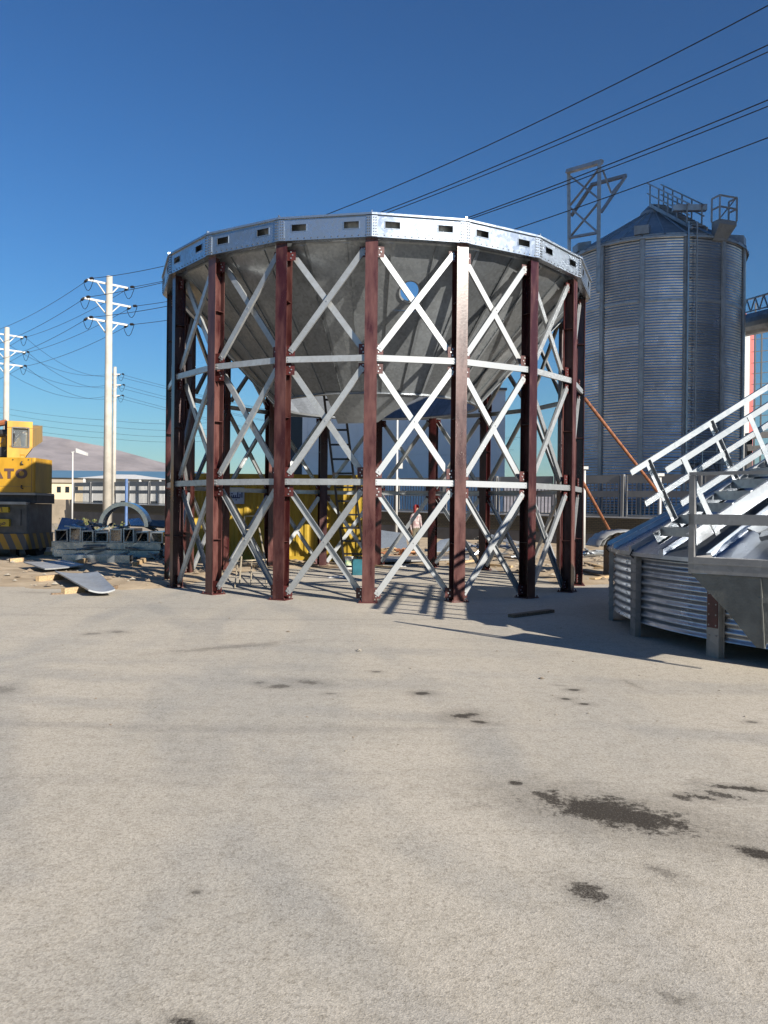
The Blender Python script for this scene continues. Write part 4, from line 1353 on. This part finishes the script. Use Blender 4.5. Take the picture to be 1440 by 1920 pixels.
def st_(u0, v0, u1, v1, w=.035):
    X_ = lambda u: s0_.x + (s1_.x - s0_.x) * u
    Z_ = lambda v: s1_.z + (s0_.z - s1_.z) * v
    txs.bar((X_(u0), XY - .034, Z_(v0)), (X_(u1), XY - .034, Z_(v1)), .006, w, (0, 0, 1) if abs(u1 - u0) * .6 > abs(v1 - v0) else (1, 0, 0))
for q in ((.88, .38, .88, .78), (.78, .38, .78, .62), (.24, .38, .78, .38), (.66, .38, .66, .80), (.55, .38, .55, .55), (.44, .38, .44, .55), (.34, .38, .34, .52), (.55, .25, .62, .25), (.30, .62, .40, .62)):
    st_(*q)
txs.build('sign_lettering', M_ink, sg)

# ------------------------------------------------------------------ props, ladder, trestle, buckets
for (a, ya, c, lab) in (((1097, 748), 19.3, (1340, 1056), 'long rusty steel prop leaning on the tower beside the tall silo'), ((1093, 905), 19.6, (1170, 1040), 'short rusty steel prop leaning low against the tower')):
    A_ = at(*a, ya); G_ = gr(*c)
    solo(MB().tube([A_, (A_ * .5 + G_ * .5) + Vector((0, 0, -.03)), G_], .042, 10), 'steel_prop', M_rust, lab, 'prop', 'rusty props', base=G_, smooth=True)
def ladder(bl_, br_, tl_, tr_, n, mtl, name, label, r=.026):
    base = (bl_ + br_) / 2
    q = thing(name, label, 'ladder', base)
    for a, c in ((bl_, tl_), (br_, tr_)):
        MB().bar(a, c, r * 2, r * 2.4, (0, 1, 0)).build('ladder_rail', mtl, q)
    for k in range(n):
        f = (k + .6) / n
        MB().bar(bl_ + (tl_ - bl_) * f, br_ + (tr_ - br_) * f, .03, .045, (0, 0, 1)).build('ladder_rung', mtl, q)
gl, grr = gr(648, 1076), gr(687, 1077)
ladder(gl, grr, at(607, 738, 18.6), at(643, 738, 18.6), 13, M_black, 'ladder', 'black steel ladder leaning up into the hopper outlet')
ty = 20.6
tq = thing('trestle', 'thin pale steel trestle frame standing inside the tower', 'trestle', gr(478, 1080))
M_pale = mat('pale_steel', (.42, .36, .26), .6, .2, .2, 8)
for (a, c, w) in (((449, 1095), (459, 968), .025), ((505, 1092), (486, 990), .025), ((458, 968), (489, 967), .022), ((440, 1103), (446, 1050), .022), ((500, 1104), (496, 1052), .022), ((444, 1052), (500, 1049), .03), ((462, 993), (474, 993), .02), ((470, 1100), (472, 1052), .022)):
    ya = gr(*a).y if a[1] > 1085 else ty
    yc = gr(*c).y if c[1] > 1085 else ty
    MB().bar(at(*a, ya), at(*c, yc), w, w, (0, 1, 0)).build('frame_bar', M_pale, tq)
def bucket(px, py, r, h, mtl, name, label, cat, band=None):
    p = gr(px, py)
    q = thing(name, label, cat, p)
    prf = [(.0, 0), (r * .85, 0), (r, h), (r * 1.06, h), (r * 1.06, h - .03), (r * 1.0, h - .035)]
    MB().lathe(prf, 0, 2 * math.pi, 20, 0, p.x, p.y).build('body', mtl, q)
    MB().lathe([(0, h + .015), (r * 1.0, h + .01), (r * 1.04, h)], 0, 2 * math.pi, 20, 0, p.x, p.y).build('lid', mtl, q)
    if band:
        MB().lathe([(r * .905, h * .30), (r * .965, h * .72)], 0, 2 * math.pi, 20, 0, p.x, p.y).build('label_band', band, q)
    hp = [p + Vector((r * 1.06 * math.cos(t), -r * .4 * math.sin(t), h * .95 - .10 * math.sin(t))) for t in [math.pi * k / 8 for k in range(9)]]
    MB().tube(hp, .006, 5).build('handle', M_bolt, q)
bucket(653, 1066, .14, .33, M_white, 'paint_bucket', 'white paint bucket with a blue green label inside the tower', 'bucket', mat('bucket_label', (.10, .33, .36), .5, 0, .4, 14, col2=(.5, .55, .3)))
M_teal = mat('teal_plastic', (.02, .10, .13), .4, 0, .2, 4)
p = gr(670, 1078)
jc = thing('jerry_can', 'dark teal jerry can beside the paint bucket', 'jerry can', p)
rbox(p.x - .14, p.x + .16, p.y - .1, p.y + .1, 0, .40, .03).build('body', M_teal, jc)
MB().tube([(p.x - .08, p.y, .40), (p.x - .08, p.y, .45)], .035, 10).build('cap', M_black, jc)
MB().bar((p.x - .02, p.y, .45), (p.x + .13, p.y, .45), .03, .03).bar((p.x + .0, p.y, .39), (p.x + .0, p.y, .46), .03, .03, (1, 0, 0)).bar((p.x + .12, p.y, .39), (p.x + .12, p.y, .46), .03, .03, (1, 0, 0)).build('handle', M_teal, jc)
def rag(px, py, s, mtl, label, name='plastic_sheet'):
    p = gr(px, py); q = MB(); n = 7
    for j in range(n):
        for i in range(n):
            q.v.append(p + Vector(((i / (n - 1) - .5) * s * 1.6 * (1 + .2 * math.sin(j * 2)), (j / (n - 1) - .5) * s, .01 + (.12 * s * (1 + noise.noise(Vector((i * .9 + px, j * .9, 0)) * 1.3)) if 0 < i < n - 1 and 0 < j < n - 1 else 0))))
    q.f = [(j * n + i, j * n + i + 1, (j + 1) * n + i + 1, (j + 1) * n + i) for j in range(n - 1) for i in range(n - 1)]; q.m = [0] * len(q.f)
    solo(q, name, mtl, label, 'plastic')
rag(638, 1084, .34, M_white, 'crumpled white plastic sheet on the ground under the hopper')
rag(752, 1063, .2, M_white, 'small white scrap of plastic near the back column')

# ------------------------------------------------------------------ steel stock lying left of the tower
M_stock = galv('stock_zinc', (.46, .49, .52), .28, .8, 12, .35)
bx = [(103, 128), (130, 152), (153, 176), (178, 203), (205, 229), (231, 252), (254, 279), (281, 306)]
words = ['first', 'second', 'third', 'fourth', 'fifth', 'sixth', 'seventh', 'eighth']
# long channels stacked at the bottom of the pile
for r_, (z, y) in enumerate(((.10, 25.0), (.10, 25.5), (.10, 26.0), (.33, 25.1), (.33, 25.7))):
    xa, xc = at(104, 1030, y).x + random.uniform(-.1, .1), at(304, 1030, y).x + random.uniform(-.1, .1)
    q = MB().channel((xa, y, z + .22), (xc, y + random.uniform(-.08, .08), z + .22), .40, .20, .006, (0, 0, 1))
    solo(q, 'long_channel', M_stock, ('long channel at the front of the lower layer', 'long channel in the middle of the lower layer', 'long channel at the back of the lower layer', 'long channel at the front of the upper layer', 'long channel at the back of the upper layer')[r_] + ' under the duct sections', 'steel channel', 'long channels under the ducts')
for x_ in (110, 200, 295):
    p_ = at(x_, 1030, 25)
    solo(MB().box(p_.x - .06, p_.x + .06, 24.8, 26.4, 0, .10), 'timber', M_woodd, 'timber bearer under the long channels, ' + {110: 'at the crane end', 200: 'in the middle', 295: 'at the tower end'}[x_], 'timber', 'bearers under the channels')
for i, (a, c) in enumerate(bx):
    Y = 24.9 + .12 * math.sin(i * 2.3)
    xa, xc = at(a, 1000, Y).x + .01, at(c, 1000, Y).x - .01
    lab = 'open ended galvanized duct section on the pile, %s counting from the crane' % words[i]
    q = thing('duct_section', lab, 'duct', ((xa + xc) / 2, Y, .56), 0, 'duct sections on the pile')
    h = .38 + .07 * math.sin(i * 1.7)
    dz = .56
    L2 = 1.3
    for (x0_, x1_, z0_, z1_, nm) in ((xa, xa + .008, 0, h, 'side_sheet'), (xc - .008, xc, 0, h, 'side_sheet'), (xa + .008, xc - .008, 0, .008, 'bottom_sheet'), (xa + .008, xc - .008, h - .008, h, 'top_sheet')):
        MB().box(x0_, x1_, Y, Y + L2, dz + z0_, dz + z1_).build(nm, M_stock, q)
    fl_ = MB()
    for (x0_, x1_, z0_, z1_) in ((xa - .004, xa + .035, 0, h), (xc - .035, xc + .004, 0, h), (xa + .035, xc - .035, 0, .035), (xa + .035, xc - .035, h - .035, h)):
        fl_.box(x0_, x1_, Y - .008, Y - .001, dz + z0_, dz + z1_)
    fl_.build('flange', M_galv, q)
    if i % 3 != 1:
        mid_ = MB().add([(xa + .02, Y + .25, dz + .02), (xc - .02, Y + .35, dz + .02), (xc - .02, Y + .9, dz + h - .03), (xa + .02, Y + 1.0, dz + h - .05)], [(0, 1, 2, 3)])
        mid_.build('inner_sheet', M_stock, q)
    q.rotation_euler = (R_(random.uniform(-1, 1)), R_(random.uniform(-2.5, 2.5)), R_(random.uniform(-7, 7)))
def lay(pts3, th, mtl, name, label, cat, group=None, sag=0.0):
    """a sheet through four corners, sagging in the middle"""
    a, b, c, d = [Vector(p) for p in pts3]
    q = MB(); n = 8
    for s_ in (0, 1):
        for j in range(n + 1):
            for i in range(n + 1):
                u, v = i / n, j / n
                p = a * (1 - u) * (1 - v) + b * u * (1 - v) + c * u * v + d * (1 - u) * v
                p = p + Vector((0, 0, -sag * 4 * u * (1 - u) - th * s_ + .008 * noise.noise(Vector((u * 3, v * 3, a.x)))))
                q.v.append(p)
    m = (n + 1) ** 2
    for j in range(n):
        for i in range(n):
            k = j * (n + 1) + i
            q.f.append((k, k + 1, k + n + 2, k + n + 1)); q.f.append((m + k, m + k + n + 1, m + k + n + 2, m + k + 1))
    for i in range(n):
        for (k0, k1) in ((i, i + 1), (n * (n + 1) + i + 1, n * (n + 1) + i), ((i + 1) * (n + 1), i * (n + 1)), (i * (n + 1) + n, (i + 1) * (n + 1) + n)):
            q.f.append((k0, m + k0, m + k1, k1))
    q.m = [0] * len(q.f)
    return solo(q, name, mtl, label, cat, group)
# half ring on top of the pile
RY = 25.3
cR = at(231, 986, RY)
cR.z = 1.04
ring = MB()
prf = []
for k in range(29):
    th = math.pi * k / 28
    prf.append((math.cos(th), math.sin(th)))
for (r0, r1, yy) in ((.76, .58, 0.0), (.58, .60, .0)):
    pass
n_ = len(prf)
sec = [(.655, 0), (.78, 0), (.78, .42), (.655, .42), (.655, .40), (.765, .40), (.765, .012), (.655, .012)]
for (cx_, sz_) in prf:
    for (r, y) in sec:
        ring.v.append(cR + Vector((r * cx_, y, r * sz_ * .98)))
ns = len(sec)
for j in range(n_ - 1):
    for k in range(ns):
        ring.f.append((j * ns + k, j * ns + (k + 1) % ns, (j + 1) * ns + (k + 1) % ns, (j + 1) * ns + k)); ring.m.append(0)
ring.f += [tuple(range(ns)), tuple(reversed(range((n_ - 1) * ns, n_ * ns)))]; ring.m += [0, 0]
solo(ring, 'half_ring', galv('ring_zinc', (.52, .54, .57), .20, .9), 'bright galvanized half ring standing upright on the steel pile', 'steel ring')
lay([at(107, 992, 25.6), at(143, 996, 25.6), at(158, 976, 26.6), at(116, 970, 26.6)], .02, galv('blue_sheet', (.24, .26, .33), .4, .35), 'sheet_stack', 'bluish perforated sheet lying tilted on the steel pile near the crane', 'metal sheet')
lay([at(245, 985, 26), at(272, 985, 25.7), at(262, 971, 26.3), at(240, 973, 26.6)], .03, M_stock, 'sheet_stack', 'small galvanized plate lying inside the half ring', 'metal sheet')
lay([at(276, 985, 25.4), at(308, 988, 25.4), at(310, 976, 26.2), at(280, 974, 26.2)], .05, M_black, 'sheet_stack', 'black plate lying on the steel pile beside the tower', 'metal sheet')
# long flat beam in front of the pile
A_, B_ = gr(120, 1060), gr(246, 1061)
lb = MB().channel(A_ + Vector((0, 0, .30)), B_ + Vector((0, 0, .30)), .34, .22, .006, (0, 0, 1))
solo(lb, 'long_channel', M_stock, 'long galvanized channel lying in front of the steel pile', 'steel channel')
M_sheet = galv('sheet_zinc', (.34, .35, .36), .5, .25)
# two sheets lying on timber
def timber(px0, py0, px1, py1, w, h, label, mtl=None, grp='timber blocks by the steel sheets', z=0.0):
    a, c = gr(px0, py0), gr(px1, py1)
    up = Vector((0, 0, h / 2 + z))
    za, zc = max(0, sand_z(a.x, a.y)), max(0, sand_z(c.x, c.y))
    solo(MB().bar(a + up + Vector((0, 0, za)), c + up + Vector((0, 0, zc)), w, h), 'timber', mtl or M_wood, label, 'timber', grp)
G = lambda px, py, z: gr(px, py, z)
lay([G(166, 1105, .14), G(216, 1104, .14), G(183, 1071, .16), G(103, 1070, .22)], .03, M_sheet, 'steel_sheet', 'curved galvanized sheet propped on timber on the sand', 'metal sheet', 'steel sheets on timber', .05)
lay([G(84, 1066, .16), G(158, 1058, .16), G(120, 1050, .18), G(44, 1053, .20)], .03, M_sheet, 'steel_sheet', 'flat galvanized sheet stack on timber beside the long channel', 'metal sheet', 'steel sheets on timber', .02)
timber(118, 1114, 156, 1110, .10, .11, 'pale timber block under the curved steel sheet')
timber(70, 1093, 118, 1088, .10, .11, 'pale timber block sticking out beside the curved steel sheet')
timber(96, 1115, 120, 1114, .05, .03, 'thin dark lath beside the timber block', M_woodd)
timber(18, 1060, 44, 1059, .10, .11, 'short timber block by the flat sheet stack')
timber(140, 1066, 160, 1062, .10, .12, 'timber block under the flat sheet stack')
timber(86, 1046, 112, 1048, .12, .12, 'timber block behind the flat sheet stack')
timber(252, 1066, 270, 1060, .12, .12, 'timber block at the end of the long channel')
timber(205, 1107, 219, 1104, .06, .06, 'thin timber under the far corner of the curved sheet', M_woodd)
# plank in the shade before the right columns
timber(958, 1158, 1034, 1148, .12, .05, 'dark plank lying in the shade before the tower', M_woodd, 'loose planks')

# ------------------------------------------------------------------ rubble, planks and scrap behind the tower
M_bluesh = galv('dull_blue_sheet', (.20, .23, .27), .5, .4)
grp = 'loose planks on the sand behind the tower'
spots = [(1098, 1062, 1140, 1068), (1092, 1075, 1130, 1083), (1110, 1090, 1145, 1083), (1000, 1052, 1045, 1058), (930, 1050, 975, 1055), (900, 1062, 960, 1066), (820, 1048, 870, 1052), (720, 1048, 770, 1052),
         (705, 1040, 760, 1036), (840, 1060, 890, 1056), (700, 1062, 745, 1066), (570, 1062, 640, 1066), (430, 1062, 480, 1068), (350, 1068, 400, 1074), (1115, 1072, 1150, 1074)]
where = ['long plank on the sand beside the low silo', 'plank near the rightmost columns', 'short plank tilted towards the low silo', 'plank under the rusty props', 'plank behind the shaded columns', 'long plank crossing behind the glossy column',
         'plank on the flat pale sheet behind the tower', 'plank at the foot of the back column', 'plank on the orange rubble heap', 'thin plank between the two back columns', 'plank before the rubble heap', 'plank at the foot of the ladder', 'plank before the container sign', 'plank behind the leftmost columns', 'short plank by the scrap conduit']
for s_, w_ in zip(spots, where):
    timber(*s_, random.uniform(.08, .16), random.uniform(.03, .06), w_, random.choice((M_wood, M_wood, M_woodd)), grp)
def heap(cx, cy, w, d, h, n, mtls, name, label, cat, sizes=(.3, .8), wid=(.05, .2), z0=0.0):
    q = thing(name, label, cat, (cx, cy, z0))
    for k in range(n):
        u, v = random.uniform(-1, 1), random.uniform(-1, 1)
        z = z0 + .05 + h * random.random() * (1 - .6 * u * u)
        c = Vector((cx + u * w / 2, cy + v * d / 2, z))
        dr = Vector((random.uniform(-1, 1), random.uniform(-.6, .6), random.uniform(-.25, .25))).normalized()
        l = random.uniform(*sizes)
        e = MB().channel(c - dr * l / 2, c + dr * l / 2, random.uniform(*wid), .04, .006, (random.uniform(-.4, .4), random.uniform(-.7, .3), 1))
        e.build('strip', random.choice(mtls), q)
    return q
p = gr(925, 1045)
heap(p.x, p.y, 2.6, 1.6, .75, 34, [M_stock, M_dull, M_galv], 'scrap_heap', 'tangled heap of galvanized strips behind the shaded columns', 'scrap heap', (.4, 1.1), (.05, .25))
heap(at(205, 985, 25.6).x, 25.6, 3.0, 1.0, .16, 22, [M_stock, M_galv, M_dull], 'loose_strips', 'loose galvanized strips and clips strewn over the duct sections', 'scrap', (.25, .7), (.04, .16), .93)
heap(at(205, 1020, 24.75).x, 24.72, 3.0, .2, .4, 14, [M_stock, M_galv], 'loose_strips', 'galvanized offcuts leaning against the front of the pile', 'scrap', (.3, .7), (.04, .12), .08)
p = gr(1120, 1050)
heap(p.x, p.y, 1.6, 1.0, .35, 16, [M_stock, M_dull, M_galv], 'scrap_heap', 'low row of galvanized conduit pieces beside the low silo', 'scrap heap', (.4, 1.0), (.04, .10))
p = gr(730, 1044)
heap(p.x, p.y, 1.7, 1.0, .30, 22, [M_wood, M_rust, mat('brick_rubble', (.42, .20, .10), .9)], 'rubble_heap', 'heap of orange rubble and broken wood behind the front column', 'rubble', (.2, .6), (.08, .2))
a, c = gr(1088, 1048), gr(1140, 1046)
solo(MB().tube([a + Vector((0, 0, .18)), c + Vector((0, 0, .18))], .11, 14), 'steel_pipe', M_galv, 'shiny galvanized pipe lying among the conduit pieces', 'pipe', smooth=True)
lay([G(703, 1032, .05), G(765, 1032, .05), at(760, 1000, 33), at(700, 992, 33)], .03, M_bluesh, 'leaning_sheet', 'blue grey steel sheet leaning over the rubble heap', 'metal sheet')
lay([G(802, 1034, .05), G(880, 1034, .05), at(868, 1006, 32.4), at(826, 1012, 32.4)], .03, M_bluesh, 'leaning_sheet', 'grey steel sheet leaning behind the back columns', 'metal sheet')
lay([G(690, 1052, .12), G(880, 1047, .12), G(880, 1040, .12), G(690, 1044, .12)], .05, M_dull, 'flat_sheet', 'long pale sheet lying flat on the sand behind the tower', 'metal sheet')
# curved corrugated offcuts piled beyond the low silo
cu = thing('curved_sheets', 'pile of curved pale sheets behind the low silo roof', 'metal sheets', (at(1165, 980, 20).x, 20, 0))
for k in range(3):
    c0 = at(1168, 1006 - 1.5 * k, 20 + .25 * k)
    q = MB(); n = 14
    for j in range(n + 1):
        th = R_(20 + 130 * j / n)
        for y in (0, 1.3):
            q.v.append(Vector((c0.x + .10 * k - .65 * math.cos(th) * 1.0, c0.y + y, max(.02, c0.z - .50 + .62 * math.sin(th) + .02 * math.cos(j * 3)))))
    q.f = [(2 * j, 2 * j + 2, 2 * j + 3, 2 * j + 1) for j in range(n)]; q.m = [0] * n
    o = q.build('curved_sheet', galv('pale_curved', (.30, .31, .32), .5, .3) if k == 0 else o.data.materials[0], cu, smooth=True)
    o.modifiers.new('s', 'SOLIDIFY').thickness = .012
MB().box(at(1150, 1000, 20.5).x, at(1190, 1000, 20.5).x, 20.3, 21.4, 0, 1.0).build('crate', M_woodd, cu)

# ------------------------------------------------------------------ weeds by the pole
def weed(px, py, Y, w, h, n, label):
    p = at(px, py, Y); base = Vector((p.x, Y, max(0, sand_z(p.x, Y))))
    q = thing('weed_clump', label, 'plant', base, 0, 'weeds by the steel pile')
    lv, stm = MB(), MB()
    for k in range(n):
        a = random.uniform(0, 2 * math.pi); r = w * math.sqrt(random.random())
        f = base + Vector((r * math.cos(a) * .5, r * math.sin(a) * .3, 0))
        t_ = base + Vector((r * math.cos(a), r * math.sin(a) * .5, h * random.uniform(.5, 1)))
        stm.tube([f, (f + t_) / 2 + Vector((0, 0, .1)), t_], .008, 4)
        for i in range(9):
            c = f + (t_ - f) * random.uniform(.25, 1) + Vector((random.uniform(-.1, .1), random.uniform(-.1, .1), random.uniform(-.05, .1)))
            d1 = Vector((random.uniform(-1, 1), random.uniform(-1, 1), random.uniform(-.2, 1))).normalized() * random.uniform(.06, .13)
            d2 = d1.cross(Vector((random.uniform(-1, 1), random.uniform(-1, 1), .3))).normalized() * .035
            lv.add([c, c + d1 * .5 + d2, c + d1, c + d1 * .5 - d2], [(0, 1, 2, 3)], random.randint(0, 1))
    lv.build('leaves', [M_leaf, M_leaf2], q); stm.build('stems', M_leaf2, q)
M_leaf = mat('weed_green', (.07, .10, .03), .7, 0, .3, 8)
M_leaf2 = mat('weed_yellow', (.16, .15, .05), .7, 0, .3, 8)
weed(140, 985, 34, .9, 1.15, 40, 'yellow green weed clump behind the bluish sheet')
weed(165, 985, 35, .7, 1.05, 30, 'greener weed clump just before the nearest power pole')
weed(216, 985, 38, .6, .8, 20, 'low weeds seen through the half ring')

# ------------------------------------------------------------------ worker behind the tower
def person(px, Y):
    g = at(px, 1040, Y); base = Vector((g.x, Y, max(0, sand_z(g.x, Y))))
    root = thing('person', 'person in pale pink shirt and olive trousers with red headscarf, standing behind a column', 'person', base)
    V, E_, Rd = [], [], []
    def node(x, y, z, r, par=None):
        V.append((x, y, z)); Rd.append(r if isinstance(r, tuple) else (r, r))
        if par is not None: E_.append((par, len(V) - 1))
        return len(V) - 1
    pel = node(0, 0, .95, (.15, .11))
    ab = node(0, .0, 1.12, (.145, .10), pel); ch = node(0, .01, 1.34, (.175, .115), ab); sh = node(0, .01, 1.46, (.12, .085), ch)
    nk = node(0, -.005, 1.55, .052, sh); h1 = node(0, -.03, 1.64, (.075, .085), nk); h2 = node(0, -.025, 1.72, (.075, .092), h1)
    node(0, -.125, 1.645, .014, h1)
    for s_ in (-1, 1):
        hp = node(.095 * s_, 0, .88, (.09, .095), pel); kn = node(.105 * s_, -.02, .48, .06, hp); an = node(.11 * s_, .02, .09, .042, kn)
        hl = node(.115 * s_, .0, .045, (.045, .05), an); node(.13 * s_, -.17, .035, (.045, .03), hl)
        s1 = node(.185 * s_, .01, 1.42, .062, sh); el = node(.245 * s_, .03, 1.14, .045, s1); wr = node(.25 * s_, -.06, .90, .030, el)
        pm = node(.25 * s_, -.08, .83, (.018, .038), wr)
        for k, l in enumerate((.07, .085, .08, .06)):
            f1 = node(.25 * s_, -.108 + .019 * k, .775, .0085, pm); node(.243 * s_, -.105 + .019 * k, .775 - l * .8, .0075, f1)
        t1 = node(.245 * s_, -.125, .815, .010, wr); node(.24 * s_, -.135, .775, .0085, t1)
    me = bpy.data.meshes.new('body'); me.from_pydata(V, E_, [])
    o = bpy.data.objects.new('tmp_body', me); C.objects.link(o)
    o.modifiers.new('skin', 'SKIN'); o.modifiers.new('sub', 'SUBSURF').levels = 2
    for i, r in enumerate(Rd):
        me.skin_vertices[0].data[i].radius = r
        me.skin_vertices[0].data[i].use_root = (i == 0)
    bpy.context.view_layer.update()
    m2 = bpy.data.meshes.new_from_object(o.evaluated_get(bpy.context.evaluated_depsgraph_get()))
    bpy.data.objects.remove(o)
    m2.name = 'body'
    for m_ in (mat('skin', (.33, .19, .12), .6), mat('shirt', (.30, .17, .18), .85, 0, .3, 9, col2=(.36, .33, .32)), mat('trousers', (.085, .075, .05), .85, 0, .2, 8), mat('shoes', (.03, .025, .02), .6)):
        m2.materials.append(m_)
    for f in m2.polygons:
        c = f.center
        r_arm = abs(c.x) > .19
        f.use_smooth = True
        f.material_index = 3 if c.z < .085 else 0 if (c.z > 1.53 or (r_arm and c.z < .91)) else 1 if (c.z > .98 or r_arm) else 2
    bo = bpy.data.objects.new('body', m2); C.objects.link(bo); bo.parent = root
    sc_ = MB().lathe([(.0, 1.835), (.06, 1.825), (.095, 1.78), (.108, 1.72), (.106, 1.66), (.10, 1.60), (.115, 1.54)], R_(40), R_(320), 20, 0, 0, -.02)
    hs = sc_.build('headscarf', mat('scarf_red', (.30, .035, .04), .85), root, smooth=True, local=True)
    for sx_ in (-1, 1):
        MB().tube([(sx_ * .032, -.108, 1.69), (sx_ * .032, -.114, 1.69)], .012, 8).build('eye', M_black, root, local=True)
    MB().bar((-.025, -.112, 1.605), (.025, -.112, 1.605), .008, .01).build('mouth', M_redd, root, local=True)
    root.rotation_euler.z = R_(35)
person(779, 29.5)

# ------------------------------------------------------------------ dusty air: far hills fade
hz = MB().box(-9500, 9500, -150, 7200, -1.2, 640).build('haze', [])
hm = bpy.data.materials.new('haze_air'); hm.use_nodes = True
hn = hm.node_tree.nodes; hn.remove(hn['Principled BSDF'])
pv = hn.new('ShaderNodeVolumePrincipled'); pv.inputs['Color'].default_value = (.72, .86, 1.0, 1); pv.inputs['Density'].default_value = 2.6e-5; pv.inputs['Anisotropy'].default_value = .1
hm.node_tree.links.new(pv.outputs[0], hn['Material Output'].inputs['Volume'])
hz.data.materials.append(hm)
hz['kind'] = 'stuff'; hz['label'] = 'thin dusty air fading the far hills'; hz['category'] = 'haze'
